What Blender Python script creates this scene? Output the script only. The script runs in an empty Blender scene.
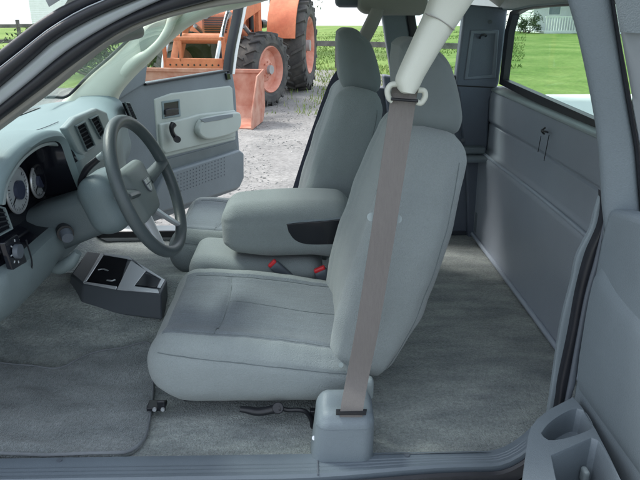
import bpy, bmesh, math, random
from mathutils import Vector, Matrix, noise
random.seed(7)
S = bpy.context.scene
COL = S.collection
R = math.radians
V = Vector
# ------------------------------------------------------------------ camera
F = 622.0; TH = math.atan(233/F); PS = 0.0226; CAMZ = 1.56
fw = V((math.sin(PS)*math.cos(TH), math.cos(PS)*math.cos(TH), -math.sin(TH)))
rt = V((math.cos(PS), -math.sin(PS), 0)); up = rt.cross(fw)
O = V((0, 0, CAMZ))
def at(px, py, x=None, y=None, z=None):
    """measured image point -> real position on a known plane of the place"""
    d = fw + rt*((px-320)/F) + up*((240-py)/F)
    if x is not None: t = (x-O.x)/d.x
    elif y is not None: t = (y-O.y)/d.y
    else: t = (z-O.z)/d.z
    return O + d*t
cam = bpy.data.objects.new('camera', bpy.data.cameras.new('camera')); COL.objects.link(cam)
m = Matrix((rt, up, -fw)).transposed().to_4x4(); m.translation = O; cam.matrix_world = m
cam.data.sensor_width = 36; cam.data.lens = 36*F/640; cam.data.clip_end = 6000; cam.data.clip_start = 0.02
S.camera = cam

# ------------------------------------------------------------------ materials
MATS = {}
def mat(name, col, rough=0.6, var=0.12, vs=6.0, bump=0.0, bs=200.0, metal=0.0, spec=0.4, col2=None, sheen=0.0, coat=0.0, fib=None, vd=4, grain=0, gs=90, bd=.002):
    if name in MATS: return MATS[name]
    M = bpy.data.materials.new(name); M.use_nodes = True
    nt = M.node_tree; N = nt.nodes; L = nt.links
    b = N['Principled BSDF']
    b.inputs['Roughness'].default_value = rough; b.inputs['Metallic'].default_value = metal
    b.inputs['Specular IOR Level'].default_value = spec
    if sheen: b.inputs['Sheen Weight'].default_value = sheen; b.inputs['Sheen Roughness'].default_value = 0.5
    if coat: b.inputs['Coat Weight'].default_value = coat; b.inputs['Coat Roughness'].default_value = 0.08
    tc = N.new('ShaderNodeTexCoord')
    src = tc.outputs['Object']
    if fib:
        mp = N.new('ShaderNodeMapping'); mp.inputs['Scale'].default_value = fib; L.new(src, mp.inputs['Vector']); fsrc = mp.outputs['Vector']
    else: fsrc = src
    n1 = N.new('ShaderNodeTexNoise'); n1.inputs['Scale'].default_value = vs; n1.inputs['Detail'].default_value = vd; n1.inputs['Roughness'].default_value = 0.6
    L.new(fsrc, n1.inputs['Vector'])
    cr = N.new('ShaderNodeMix'); cr.data_type = 'RGBA'
    c2 = col2 if col2 else tuple(min(1, c*(1+var)) for c in col)
    c1 = col if col2 else tuple(c*(1-var) for c in col)
    cr.inputs[6].default_value = (*c1, 1); cr.inputs[7].default_value = (*c2, 1)
    rm = N.new('ShaderNodeMapRange'); rm.inputs[1].default_value = 0.33; rm.inputs[2].default_value = 0.67
    L.new(n1.outputs['Fac'], rm.inputs[0]); L.new(rm.outputs[0], cr.inputs[0]); cout = cr.outputs[2]
    if grain:
        n3 = N.new('ShaderNodeTexNoise'); n3.inputs['Scale'].default_value = gs; n3.inputs['Detail'].default_value = 3; n3.inputs['Roughness'].default_value = .75; L.new(src, n3.inputs['Vector'])
        r3 = N.new('ShaderNodeMapRange'); r3.inputs[1].default_value = .3; r3.inputs[2].default_value = .7; r3.inputs[3].default_value = 1-grain; r3.inputs[4].default_value = 1+grain; L.new(n3.outputs['Fac'], r3.inputs[0])
        ml = N.new('ShaderNodeVectorMath'); ml.operation = 'SCALE'; L.new(cout, ml.inputs[0]); L.new(r3.outputs[0], ml.inputs['Scale']); cout = ml.outputs[0]
    L.new(cout, b.inputs['Base Color'])
    if bump:
        n2 = N.new('ShaderNodeTexNoise'); n2.inputs['Scale'].default_value = bs; n2.inputs['Detail'].default_value = 2
        L.new(src, n2.inputs['Vector'])
        bp = N.new('ShaderNodeBump'); bp.inputs['Strength'].default_value = bump; bp.inputs['Distance'].default_value = bd
        L.new(n2.outputs['Fac'], bp.inputs['Height']); L.new(bp.outputs['Normal'], b.inputs['Normal'])
    MATS[name] = M
    return M
def glass(name, tint=(0.9, 0.95, 0.93)):
    M = bpy.data.materials.new(name); M.use_nodes = True
    nt = M.node_tree; N = nt.nodes; L = nt.links; N.remove(N['Principled BSDF'])
    t = N.new('ShaderNodeBsdfTransparent'); t.inputs['Color'].default_value = (*tint, 1)
    g = N.new('ShaderNodeBsdfGlossy'); g.inputs['Roughness'].default_value = 0.02
    lw = N.new('ShaderNodeLayerWeight'); lw.inputs['Blend'].default_value = .5
    pw = N.new('ShaderNodeMath'); pw.operation = 'POWER'; pw.inputs[1].default_value = 4.5; L.new(lw.outputs['Facing'], pw.inputs[0])
    fr = N.new('ShaderNodeMath'); fr.operation = 'MULTIPLY_ADD'; fr.inputs[1].default_value = .22; fr.inputs[2].default_value = .015; L.new(pw.outputs[0], fr.inputs[0])
    mx = N.new('ShaderNodeMixShader'); L.new(fr.outputs[0], mx.inputs[0]); L.new(t.outputs[0], mx.inputs[1]); L.new(g.outputs[0], mx.inputs[2])
    L.new(mx.outputs[0], N['Material Output'].inputs['Surface']); return M
M_cloth = mat('seat cloth', (0.218, 0.248, 0.256), 0.9, 0.06, 5, 1.0, 420, sheen=0.2, spec=0.2, grain=.07, gs=300)
M_clothd = mat('seat insert cloth', (0.143, 0.167, 0.190), 0.92, 0.11, 75, 1.0, 320, sheen=0.15, spec=0.2, fib=(.2, 5, 1), grain=.14, gs=240)
M_seam = mat('seam thread', (.12, .142, .15), .9, .1, 50)
M_clothdk = mat('headrest cloth', (0.155, 0.182, 0.19), 0.9, 0.06, 9, 0.5, 900, sheen=0.2, spec=0.2)
M_trim = mat('slate trim plastic', (0.138, 0.168, 0.192), 0.5, 0.08, 4, 0.35, 450, vd=10, grain=.05, gs=300)
M_trimd = mat('dark slate plastic', (0.085, 0.10, 0.122), 0.5, 0.06, 5, 0.25, 600)
M_trimm = mat('mid slate plastic', (0.155, 0.187, 0.21), 0.5, 0.08, 4, 0.35, 450, vd=10, grain=.05, gs=300)
M_panel = mat('light slate plastic', (0.24, 0.285, 0.295), 0.5, 0.08, 4, 0.35, 450, vd=10, grain=.05, gs=300)
M_doorp = mat('pale door plastic', (0.36, 0.41, 0.39), 0.5, 0.04, 5, 0.25, 600)
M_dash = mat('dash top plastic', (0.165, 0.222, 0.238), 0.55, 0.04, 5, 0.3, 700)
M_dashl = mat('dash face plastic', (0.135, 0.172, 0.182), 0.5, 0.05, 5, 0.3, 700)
M_cream = mat('cream trim plastic', (0.50, 0.52, 0.47), 0.55, 0.03, 5, 0.2, 600)
M_pillar = mat('pale green grey trim', (0.60, 0.63, 0.54), 0.6, 0.03, 5, 0.2, 600)
M_beige = mat('taupe trim', (0.26, 0.255, 0.24), 0.6, 0.05, 5, 0.2, 600)
M_belt = mat('seat belt webbing', (0.158, 0.146, 0.142), 0.8, 0.06, 400, 0.5, 900, fib=(1, 1, .1))
M_wall = mat('back wall plastic', (0.27, 0.305, 0.355), 0.42, 0.05, 3, 0.35, 500)
M_ledge = mat('ledge highlight plastic', (0.31, 0.355, 0.42), 0.35, 0.04, 3, 0.3, 500)  # lighter than the wall: highlight on its ledges painted as colour
M_navy = mat('navy grey plastic', (.105, .125, .165), .5, .08, 4, .35, 450, vd=10, grain=.05, gs=300)
M_rub = mat('black rubber', (0.012, 0.013, 0.018), 0.42, 0.15, 20, 0.1, 300)
M_blk = mat('black plastic', (0.012, 0.013, 0.017), 0.35, 0.1, 20, 0.1, 500)
M_carp = mat('grey green carpet', (0.145, 0.170, 0.175), 1.0, 0.3, 4.5, 1.0, 220, sheen=0.3, spec=0.05, col2=(0.32, 0.355, 0.34), vd=12, fib=(1.2, 3.5, 1), grain=.30, gs=130, bd=.007)
M_mat = mat('floor mat pile', (0.105, 0.126, 0.134), 1.0, 0.3, 4.5, 1.0, 260, sheen=0.3, spec=0.05, col2=(0.20, 0.225, 0.232), vd=12, fib=(1.2, 3, 1), grain=.28, gs=130, bd=.007)
M_bind = mat('mat binding', (0.15, 0.165, 0.18), 0.85, 0.1, 60, 0.5, 700)
M_silv = mat('silver paint', (0.52, 0.56, 0.60), 0.28, 0.02, 3, metal=0.35, coat=0.6)
M_jamb = mat('jamb paint', (0.30, 0.33, 0.36), 0.35, 0.05, 8, metal=0.2, coat=0.3)
M_white = mat('white paint', (0.8, 0.82, 0.82), 0.4, 0.03, 3)
M_chr = mat('satin silver', (0.55, 0.57, 0.60), 0.3, 0.03, 5, metal=0.6)
M_whl = mat('steering wheel leather', (0.05, 0.064, 0.070), 0.4, 0.06, 10, 0.25, 500)
M_red = mat('red buckle plastic', (0.62, 0.03, 0.04), 0.35, 0.03, 5)
M_lens = mat('gauge backing', (0.008, 0.009, 0.014), 0.12, 0.1, 8, spec=0.5)
M_void = mat('recess shade plastic', (.007, .008, .011), .95, .1, 8, spec=.05)  # near-black colour stands in for shade inside vents and cup well
M_colm = mat('column plastic', (.125, .165, .18), .5, .06, 5, .3, 500)
M_gauge = mat('gauge face', (0.33, 0.36, 0.38), 0.5, 0.03, 30)
M_glass = glass('window glass')
M_glassb = glass('tinted glass', (0.82, 0.9, 0.86))

# ------------------------------------------------------------------ helpers
def link(name, me, mt, parent, mtx=None):
    o = bpy.data.objects.new(name, me); COL.objects.link(o)
    for k in (mt if isinstance(mt, (list, tuple)) else [mt]): me.materials.append(k)
    if parent is not None:
        o.parent = parent
        if parent.type == 'EMPTY' and parent.get('world_parts'): o.matrix_parent_inverse = Matrix.Translation(-V(parent.location))
    return o
def finish(name, bm, mt, parent, smooth=True, angle=40, bevel=0, seg=2):
    bmesh.ops.recalc_face_normals(bm, faces=bm.faces)
    me = bpy.data.meshes.new(name); bm.to_mesh(me); bm.free()
    o = link(name, me, mt, parent)
    if smooth:
        for p in me.polygons: p.use_smooth = True
        try: me.set_sharp_from_angle(angle=R(angle))
        except Exception: pass
    if bevel:
        md = o.modifiers.new('bevel', 'BEVEL'); md.width = bevel; md.segments = seg; md.limit_method = 'ANGLE'; md.angle_limit = R(35)
    return o
def spline(pts, n):
    """Catmull-Rom resample to n points"""
    P = [V(p) for p in pts]
    if len(P) == 2: return [P[0].lerp(P[1], i/(n-1)) for i in range(n)]
    E = [P[0]*2-P[1]] + P + [P[-1]*2-P[-2]]
    dense = []
    for i in range(1, len(E)-2):
        p0, p1, p2, p3 = E[i-1], E[i], E[i+1], E[i+2]
        for k in range(16):
            t = k/16
            dense.append(0.5*((2*p1)+(-p0+p2)*t+(2*p0-5*p1+4*p2-p3)*t*t+(-p0+3*p1-3*p2+p3)*t**3))
    dense.append(P[-1])
    L = [0]
    for a, b in zip(dense, dense[1:]): L.append(L[-1]+(b-a).length)
    out = []; j = 0
    for i in range(n):
        s = L[-1]*i/(n-1)
        while j < len(L)-2 and L[j+1] < s: j += 1
        d = L[j+1]-L[j]; out.append(dense[j].lerp(dense[j+1], 0 if d == 0 else (s-L[j])/d))
    return out
def rings(bm, RS, cap=True, closed=True):
    vs = [[bm.verts.new(p) for p in r] for r in RS]
    n = len(RS[0])
    for a, b in zip(vs, vs[1:]):
        for i in range(n if closed else n-1):
            j = (i+1) % n
            try: bm.faces.new((a[i], a[j], b[j], b[i]))
            except ValueError: pass
    if cap and closed:
        bm.faces.new(vs[0][::-1]); bm.faces.new(vs[-1])
    return vs
def tube_bm(bm, pts, r, n=24, seg=10, flat=1.0, cap=True, smoothpath=True, closedpath=False):
    P = spline(pts, n) if smoothpath else [V(p) for p in pts]
    rr = r if isinstance(r, (list, tuple)) else [r, r]
    RS = []; prev = None
    for i, p in enumerate(P):
        if closedpath: t = (P[(i+1) % len(P)]-P[i-1]).normalized()
        else: t = (P[min(i+1, len(P)-1)]-P[max(i-1, 0)]).normalized()
        if prev is None:
            a = t.cross(V((0, 0, 1)));
            if a.length < 1e-3: a = t.cross(V((0, 1, 0)))
            a.normalize()
        else:
            a = (prev - t*prev.dot(t)).normalized()
        prev = a; b = t.cross(a)
        f = i/(len(P)-1)*(len(rr)-1); k = min(int(f), len(rr)-2); q = rr[k]+(rr[k+1]-rr[k])*(f-k)
        RS.append([p + a*math.cos(2*math.pi*s/seg)*q + b*math.sin(2*math.pi*s/seg)*q*flat for s in range(seg)])
    if closedpath: RS.append(RS[0]); rings(bm, RS, cap=False)
    else: rings(bm, RS, cap)
def tube(name, pts, r, mt, parent, **k):
    bm = bmesh.new(); tube_bm(bm, pts, r, **k); return finish(name, bm, mt, parent, angle=60)
def prism_bm(bm, pts, vec):
    vec = V(vec); a = [bm.verts.new(V(p)) for p in pts]; b = [bm.verts.new(V(p)+vec) for p in pts]
    bm.faces.new(a[::-1]); bm.faces.new(b); n = len(a)
    for i in range(n): bm.faces.new((a[i], a[(i+1) % n], b[(i+1) % n], b[i]))
def prism(name, pts, vec, mt, parent, bevel=0.004, seg=2):
    bm = bmesh.new(); prism_bm(bm, pts, vec); return finish(name, bm, mt, parent, bevel=bevel, seg=seg)
def box_bm(bm, c, s, rot=None):
    q = []
    for dx in (-1, 1):
        for dy in (-1, 1):
            for dz in (-1, 1):
                p = V((dx*s[0]/2, dy*s[1]/2, dz*s[2]/2))
                if rot is not None: p = rot @ p
                q.append(bm.verts.new(V(c)+p))
    for f in ((0, 1, 3, 2), (4, 6, 7, 5), (0, 4, 5, 1), (2, 3, 7, 6), (0, 2, 6, 4), (1, 5, 7, 3)): bm.faces.new([q[i] for i in f])
def box(name, c, s, mt, parent, rot=None, bevel=0.004, seg=2):
    bm = bmesh.new(); box_bm(bm, c, s, rot); return finish(name, bm, mt, parent, bevel=bevel, seg=seg)
def ring(name, outer, inner, vec, mt, parent, bevel=0.003):
    bm = bmesh.new(); vec = V(vec); n = len(outer)
    A = [bm.verts.new(V(p)) for p in outer]; B = [bm.verts.new(V(p)) for p in inner]
    C = [bm.verts.new(V(p)+vec) for p in outer]; D = [bm.verts.new(V(p)+vec) for p in inner]
    for i in range(n):
        j = (i+1) % n
        bm.faces.new((A[i], A[j], B[j], B[i])); bm.faces.new((C[i], D[i], D[j], C[j]))
        bm.faces.new((A[i], C[i], C[j], A[j])); bm.faces.new((B[i], B[j], D[j], D[i]))
    return finish(name, bm, mt, parent, bevel=bevel)
def band(name, A, B, mt, parent, out=(0, -1, 0), bulge=0.01, thick=0.03, n=40, k=8, flat=0.35):
    """a strip between two rails with a rounded face and real thickness"""
    out = V(out); a = spline(A, n); b = spline(B, n); RS = []
    for p, q in zip(a, b):
        r = []
        for i in range(k+1):
            t = i/k; c = (1-abs(2*t-1)**2.6)**0.5 if bulge else 0
            r.append(p.lerp(q, t)+out*bulge*c)
        r.append(q-out*thick); r.append(p-out*thick); RS.append(r)
    bm = bmesh.new(); rings(bm, RS); return finish(name, bm, mt, parent, angle=50)
def softbox(name, c, size, r, mt, parent, rot=None, fn=None, res=0.02, matfn=None):
    """rounded box on a dense grid, deformed by fn(u, p) (u in -1..1)"""
    h = [s/2 for s in size]; n = [max(6, int(s/res)) for s in size]
    bm = bmesh.new(); D = {}
    def vert(i, j, k):
        key = (i, j, k)
        if key in D: return D[key]
        u = V((2*i/n[0]-1, 2*j/n[1]-1, 2*k/n[2]-1))
        # denser sampling near the edges
        w = V([math.copysign(abs(q)**0.8, q) if abs(q) > 0 else 0 for q in u])
        p = V((w.x*h[0], w.y*h[1], w.z*h[2]))
        rr = min(r, *h)
        inn = V([max(-(h[a]-rr), min(h[a]-rr, p[a])) for a in range(3)])
        d = p-inn
        if d.length > 1e-9: p = inn + d.normalized()*rr
        if fn: p = fn(w, p)
        if rot is not None: p = rot @ p
        D[key] = bm.verts.new(p+V(c)); D[key].index = 0
        return D[key]
    def quad(a, b, cc, d, ctr):
        try: f = bm.faces.new((vert(*a), vert(*b), vert(*cc), vert(*d)))
        except ValueError: return
        if matfn:
            u = V((2*ctr[0]/n[0]-1, 2*ctr[1]/n[1]-1, 2*ctr[2]/n[2]-1)); f.material_index = matfn(u)
    for s in (0, n[0]):
        for j in range(n[1]):
            for k in range(n[2]): quad((s, j, k), (s, j+1, k), (s, j+1, k+1), (s, j, k+1), (s, j+.5, k+.5))
    for s in (0, n[1]):
        for i in range(n[0]):
            for k in range(n[2]): quad((i, s, k), (i+1, s, k), (i+1, s, k+1), (i, s, k+1), (i+.5, s, k+.5))
    for s in (0, n[2]):
        for i in range(n[0]):
            for j in range(n[1]): quad((i, j, s), (i+1, j, s), (i+1, j+1, s), (i, j+1, s), (i+.5, j+.5, s))
    return finish(name, bm, mt, parent, angle=70)
def g(x, s): return math.exp(-(x/s)**2)
def sstep(a, b, x):
    t = max(0, min(1, (x-a)/(b-a))); return t*t*(3-2*t)
def empty(name, loc, label, cat, rz=0, group=None, world=False):
    o = bpy.data.objects.new(name, None); COL.objects.link(o); o.location = loc; o.rotation_euler = (0, 0, rz)
    o.empty_display_size = 0.2; o['label'] = label; o['category'] = cat
    if group: o['group'] = group
    if world: o['world_parts'] = 1
    return o
def tag(o, label, cat, group=None):
    o['label'] = label; o['category'] = cat
    if group: o['group'] = group
    return o
def P(L, **k): return [at(a, b, **k) for a, b in L]

# ================================================================== THE TRUCK
T = empty('pickup_truck', (0, 1.86, 0), 'silver extended cab pickup truck with grey interior and its doors standing open', 'pickup truck', world=True)
YN, YI, YF, XB, ZF = 1.07, 1.135, 2.60, 0.75, 0.60

# ---- floor carpet
def fz(x, y):
    hump = 0.135*g(y-1.87, 0.22)*sstep(0.15, -0.35, x)
    toe = 0.32*sstep(-0.86, -1.2, x)
    lip = 0.02*sstep(YI+.03, YI, y)
    n_ = noise.noise(V((x*5, y*5, 0.3)))*0.006 + noise.noise(V((x*14, y*11, 1.3)))*0.0025
    step = 0.012*sstep(0.10, 0.17, x)*(1-g(y-1.2, .1))
    return ZF+hump+toe+lip+n_+step
bm = bmesh.new(); NX, NY = 150, 110
gr = [[bm.verts.new((-1.15+1.9*i/NX, YI-.005+(YF-.02-YI)*j/NY, fz(-1.15+1.9*i/NX, YI+(YF-.02-YI)*j/NY))) for j in range(NY+1)] for i in range(NX+1)]
for i in range(NX):
    for j in range(NY): bm.faces.new((gr[i][j], gr[i+1][j], gr[i+1][j+1], gr[i][j+1]))
finish('carpet', bm, M_carp, T)

# ---- sill plate (ribbed) and painted rocker
prof = [(1.138, .585), (1.138, .622)]
for k in range(3):
    y0 = 1.112-k*.012
    prof += [(y0, .6225), (y0-.003, .6212), (y0-.006, .6212), (y0-.008, .6225)]
prof += [(1.072, .6225), (1.066, .617), (1.064, .585)]
def sill_x(name, xs, mt, prof, lift):
    bm = bmesh.new(); RS = []
    for x in xs: RS.append([V((x, y+.028*sstep(-.05, .35, x)*min(1, (1.139-y)/.074), z+lift(x))) for y, z in prof])
    rings(bm, RS); return finish(name, bm, mt, T, angle=25)
xs = [-1.0+1.34*i/20 for i in range(21)]+[.36+.02*i for i in range(9)]
up_ = lambda x: 0.10*max(0, (x-.40)/.12)**2
sl = sill_x('sill_plate', xs, mat('sill plastic', (.105, .13, .155), .42, .06, 4, .3, 500), prof, up_)
sill_x('rocker_seal', xs, M_rub, [(1.062, .57), (1.062, .606), (1.056, .611), (1.050, .606), (1.050, .57)], up_)
sill_x('rocker_panel', [-1.1, -.5, -.05, .0, .05, .1, .15, .2, .25, .3, .35, .4, .56, .8], M_white, [(1.050, .40), (1.050, .585), (1.040, .592), (1.02, .59), (.99, .57), (.975, .50), (.99, .40)], lambda x: 0)
box('sill_joint', (.02, 1.10, .6225), (.003, .06, .004), M_trimd, sl, bevel=.0005)

# ---- far sill
box('far_sill', (-.25, 2.625, .605), (1.5, .09, .07), M_white, T, bevel=.012)
box('far_seal', (-.25, 2.572, .63), (1.5, .014, .03), M_rub, T, bevel=.005)
# underbody
box('underbody', (-.1, 1.86, .47), (2.1, 1.62, .14), M_rub, T, bevel=.02)

# ---- near front pillar, band by band
def ext(curve, y, slope=0.60, x1=-1.12, up2=None):
    p = P(curve, y=y)
    d = (p[0]-p[1]).normalized(); k = (p[0].x-x1)/max(.3, -d.x); q = p[0]+d*k
    e = p[-1]; d2 = (p[-1]-p[-2]).normalized(); r = e+V((.6, 0, .045+.6*.12*max(0, d2.z)))
    return [q]+p+[e+V((.12, 0, .12*max(0, d2.z)*.6)), r]
c0 = [(0, 50), (35, 23), (75, 0)]
c1 = [(0, 68), (50, 29), (100, 2)]
c2 = [(0, 86), (60, 36), (132, 1)]
c3 = [(0, 105), (75, 45), (158, 1)]
c4 = [(0, 118), (75, 61), (130, 25.5), (200, 3)]
c5 = [(-5, 130), (46, 92), (97, 50), (140, 26), (200, 9), (262, 0)]
band('windshield_trim', ext(c0, 1.10), ext(c1, 1.10), M_rub, T, bulge=.012, thick=.03, n=60)
band('pillar_edge', ext([(a, b-1.2) for a, b in c1], 1.085), ext([(a, b+1.2) for a, b in c1], 1.085), M_jamb, T, bulge=.004, thick=.02, n=60)
band('door_weatherstrip', ext(c1, 1.09), ext(c2, 1.09), M_rub, T, bulge=.014, thick=.03, n=60)
band('front_pillar', ext(c2, 1.10), ext(c3, 1.10), M_jamb, T, bulge=.006, thick=.05, n=60)
band('door_seal', ext(c3, 1.11), ext(c4, 1.11), M_rub, T, bulge=.012, thick=.03, n=60)
band('pillar_trim', ext(c4, 1.14), ext(c5, 1.14), M_beige, T, bulge=.006, thick=.05, n=60)

# ---- roof, headliner
rp = [(-.42, 1.60), (-.30, 1.665), (0, 1.70), (.4, 1.70), (.72, 1.66), (.80, 1.60)]
bm = bmesh.new(); RS = []
for x, z in rp: RS.append([V((x, 1.10, z-.04)), V((x, 1.2, z)), V((x, 1.86, z+.02)), V((x, 2.52, z)), V((x, 2.62, z-.04)), V((x, 2.62, z-.02)), V((x, 2.52, z+.03)), V((x, 1.86, z+.05)), V((x, 1.2, z+.03)), V((x, 1.08, z-.02))])
rings(bm, RS); finish('roof', bm, M_silv, T)
bm = bmesh.new(); RS = []
for x, z in [(-.40, 1.588), (-.28, 1.64), (0, 1.675), (.4, 1.675), (.70, 1.635), (.77, 1.59)]:
    RS.append([V((x, 1.115, z-.035)), V((x, 1.2, z)), V((x, 1.86, z+.015)), V((x, 2.52, z)), V((x, 2.60, z-.035)), V((x, 2.60, z-.025)), V((x, 2.52, z+.012)), V((x, 1.86, z+.027)), V((x, 1.2, z+.012)), V((x, 1.115, z-.025))])
rings(bm, RS); finish('headliner', bm, M_cream, T)

# far roof rail pieces
softbox('roof_rail', (.19, 2.56, 1.585), (.15, .07, .055), .024, M_trimd, T)
q = P([(359, -12), (358, 8), (364, 14), (380, 15.5), (420, 15.5), (427, 13), (430, -12)], y=2.5)
prism('roof_rail', q, (0, .09, 0), M_beige, T, bevel=.012, seg=3)

# ---- rear header over the rear window
q = P([(466, -6), (468, 9.5), (512, 10.5), (530, 6.5), (560, 4), (640, 2), (640, -40)], x=.765)
prism('rear_header', q, (.03, 0, 0), M_panel, T, bevel=.006)

# ---- far front pillar trim with its grab handle
L_ = [(56, 108), (68, 95), (90, 74), (110, 57), (129, 38), (148, 22), (175, 9), (215, -2), (262, -8)]
R_ = [(112, 112), (117, 95), (133, 76), (147, 63), (165, 45), (187, 27), (215, 14), (240, 8), (268, 0)]
band('front_pillar', P(L_, y=2.56), P(R_, y=2.56), M_pillar, T, bulge=.035, thick=.06, n=50, k=14)
hp = [at(180, 8, y=2.54), at(173, 18, y=2.50), at(168, 30, y=2.485), at(159, 43, y=2.485), at(148, 53, y=2.50), at(137, 60, y=2.52), at(124, 72, y=2.55)]
tube('grab_handle', hp, [.022, .017, .014, .015, .020, .026], M_pillar, T, n=40, seg=14)
band('handle_recess', P([(139, 40), (150, 26), (165, 20)], y=2.505), P([(141, 52), (155, 46), (168, 31)], y=2.505), mat('handle recess shade', (.36, .40, .35), .7), T, bulge=.004, thick=.01, n=16)  # darker plate over the pillar, shade of the handle hole put into its colour

# ---- windscreen glass, cowl, hood
prism('windshield', [(-1.14, 1.12, 1.13), (-1.14, 2.60, 1.13), (-.40, 2.56, 1.545), (-.40, 1.12, 1.545)], (-.004, 0, .006), M_glass, T, bevel=0)
tube('windshield_edge', [at(45, 97, y=2.30), at(55, 97, y=2.42), at(68, 95.5, y=2.52), at(90, 74, y=2.53), at(110, 57, y=2.53), at(128, 40, y=2.53), at(136, 33, y=2.53)], .006, M_rub, T, n=40, seg=8)
box('cowl', (-1.23, 1.86, 1.10), (.22, 1.5, .06), M_blk, T, bevel=.01)
def hoodfn(u, p):
    p.z += .05*(1-u.y**2) - .10*sstep(-.2, -1.0, u.x); return p
softbox('hood', (-1.86, 1.86, 1.0), (1.1, 1.56, .16), .06, M_silv, T, fn=hoodfn, res=.06)
for s in (1.07, 2.65): softbox('fender', (-1.8, s, .80), (1.35, .14, .52), .06, M_silv, T, res=.08)
softbox('front_bumper', (-2.5, 1.86, .55), (.16, 1.7, .25), .06, M_silv, T, res=.08)

# ---- rear view mirror
rm = Matrix.Rotation(R(-14), 3, 'Y') @ Matrix.Rotation(R(-14), 3, 'Z')
mc = at(123, 31, y=1.86)
mr = softbox('rear_view_mirror', mc, (.04, .20, .058), .022, mat('mirror shell', (.16, .17, .17), .5), T, rot=rm)
tube('mirror_stem', [mc+V((-.02, 0, 0)), mc+V((-.07, 0, .05)), mc+V((-.09, 0, .075))], .008, M_blk, mr, n=8)

# ---- far cab side behind the front door: rear door closed
q = P([(379, -8), (383, 15), (389, 50), (395, 120), (396, 190), (460, 190), (460, 120), (457, 92), (427, 90), (418, 60), (409, 15), (406, -8)], y=2.58)
fd = prism('rear_door', [at(a, b, y=2.58) for a, b in [(383, 75), (400, 232), (475, 232), (470, 90)]], (0, .06, 0), M_navy, T, bevel=.008)
fd['label'] = 'closed rear half door on the far side'
prism('door_frame', P([(379, -8), (382, 15), (392, 80), (418, 80), (412, 50), (407, 15), (405, -8)], y=2.575), (0, .05, 0), M_trim, fd, bevel=.008)
band('window_seal', P([(405, -8), (407, 15), (413, 50), (421, 78), (440, 83), (456, 80)], y=2.57), P([(413, -8), (415, 15), (421, 48), (426, 72), (440, 77), (457, 75)], y=2.57), M_rub, fd, bulge=.006, thick=.02, n=30)
prism('window_glass', P([(408, -8), (410, 40), (422, 80), (457, 80), (470, 5), (470, -8)], y=2.60), (0, .004, 0), M_glass, fd, bevel=0)
box('side_panel', (.56, 2.625, .90), (.56, .05, .70), M_trimd, fd, bevel=.004)
box('door_shelf', at(470, 150, y=2.53)+V((-.06, 0, 0)), (.24, .05, .03), M_trimm, fd, bevel=.008)

# ---- far rear pillar trim
q = P([(465, 4), (462, 31), (457, 70), (456, 84), (459, 94), (462, 125), (466, 160), (468, 240), (485, 240), (487, 160), (490, 100), (499, 84), (504, 47), (508, 8)], y=2.555)
rp_ = prism('rear_pillar', q, (0, .05, 0), M_navy, T, bevel=.008)
q1 = P([(471, 30), (499, 30), (496, 78), (464, 80)], y=2.550); q2 = P([(474, 34), (495, 34), (492, 75), (468, 77)], y=2.550)
ring('recess_frame', q1, q2, (0, .012, 0), mat('recess edge', (.15, .175, .22), .4), rp_, bevel=.003)
prism('pillar_seam', P([(457, 85), (495, 87), (495, 88.3), (457, 86.3)], y=2.5535), (0, .005, 0), M_blk, rp_, bevel=0)
tube('coat_hook', [at(480, 38, y=2.55), at(481, 35.5, y=2.53), at(485, 34.5, y=2.53), at(486, 36, y=2.55)], .004, M_blk, rp_, n=10)
softbox('shelf_trim', at(470, 158, y=2.50), (.22, .10, .022), .01, M_trim, rp_)

for a, b in ((490, 22), (463, 140)): tube('trim_clip', [at(a, b, y=2.556), at(a, b, y=2.551)], .008, M_trimd, rp_, n=3, seg=16)
for x_ in (-.55, .22): tube('sill_screw', [V((x_, 1.127, .6215)), V((x_, 1.127, .6245))], .006, M_trimd, sl, n=3, seg=14)
# ---- back wall of the cab
prof = [(XB+.06, .59), (XB-.012, .59), (XB-.014, .612), (XB-.006, .618), (XB-.016, .628), (XB-.020, .64), (XB-.022, .80), (XB-.026, .972), (XB-.022, .982), (XB+.004, .998), (XB+.010, 1.008), (XB+.010, 1.104), (XB+.016, 1.109), (XB+.016, 1.113), (XB+.006, 1.118), (XB+.002, 1.13), (XB+.000, 1.225), (XB+.006, 1.243), (XB+.020, 1.250), (XB+.06, 1.252)]
bm = bmesh.new(); RS = []
for i in range(41):
    t = i/40; y = 1.15+(2.575-1.15)*t
    w = .010*math.sin(math.pi*t)
    RS.append([V((x+(w if .64 <= z <= 1.24 and x < XB+.05 else 0), y, z)) for x, z in prof])
rings(bm, RS); bw = finish('back_panel', bm, M_wall, T, angle=45)
prism('panel_cap', [(XB-.0, 1.15, 1.252), (XB-.0, 2.56, 1.252), (XB+.045, 2.56, 1.262), (XB+.045, 1.15, 1.262)], (0, 0, -.012), M_panel, bw, bevel=.004)
tube('panel_ridge', [(XB-.0125, 1.16, .989), (XB-.0105+.010, 1.86, .989), (XB-.0125, 2.52, .989)], .007, M_ledge, bw, n=30, seg=10)  # ridge along the ledge, its highlight put into the pale colour
tube('panel_ridge', [(XB-.022, 1.16, .626), (XB-.020, 1.86, .626), (XB-.022, 2.56, .626)], .009, M_ledge, bw, n=30, seg=10)  # kick line at the floor, its highlight put into the pale colour
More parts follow.
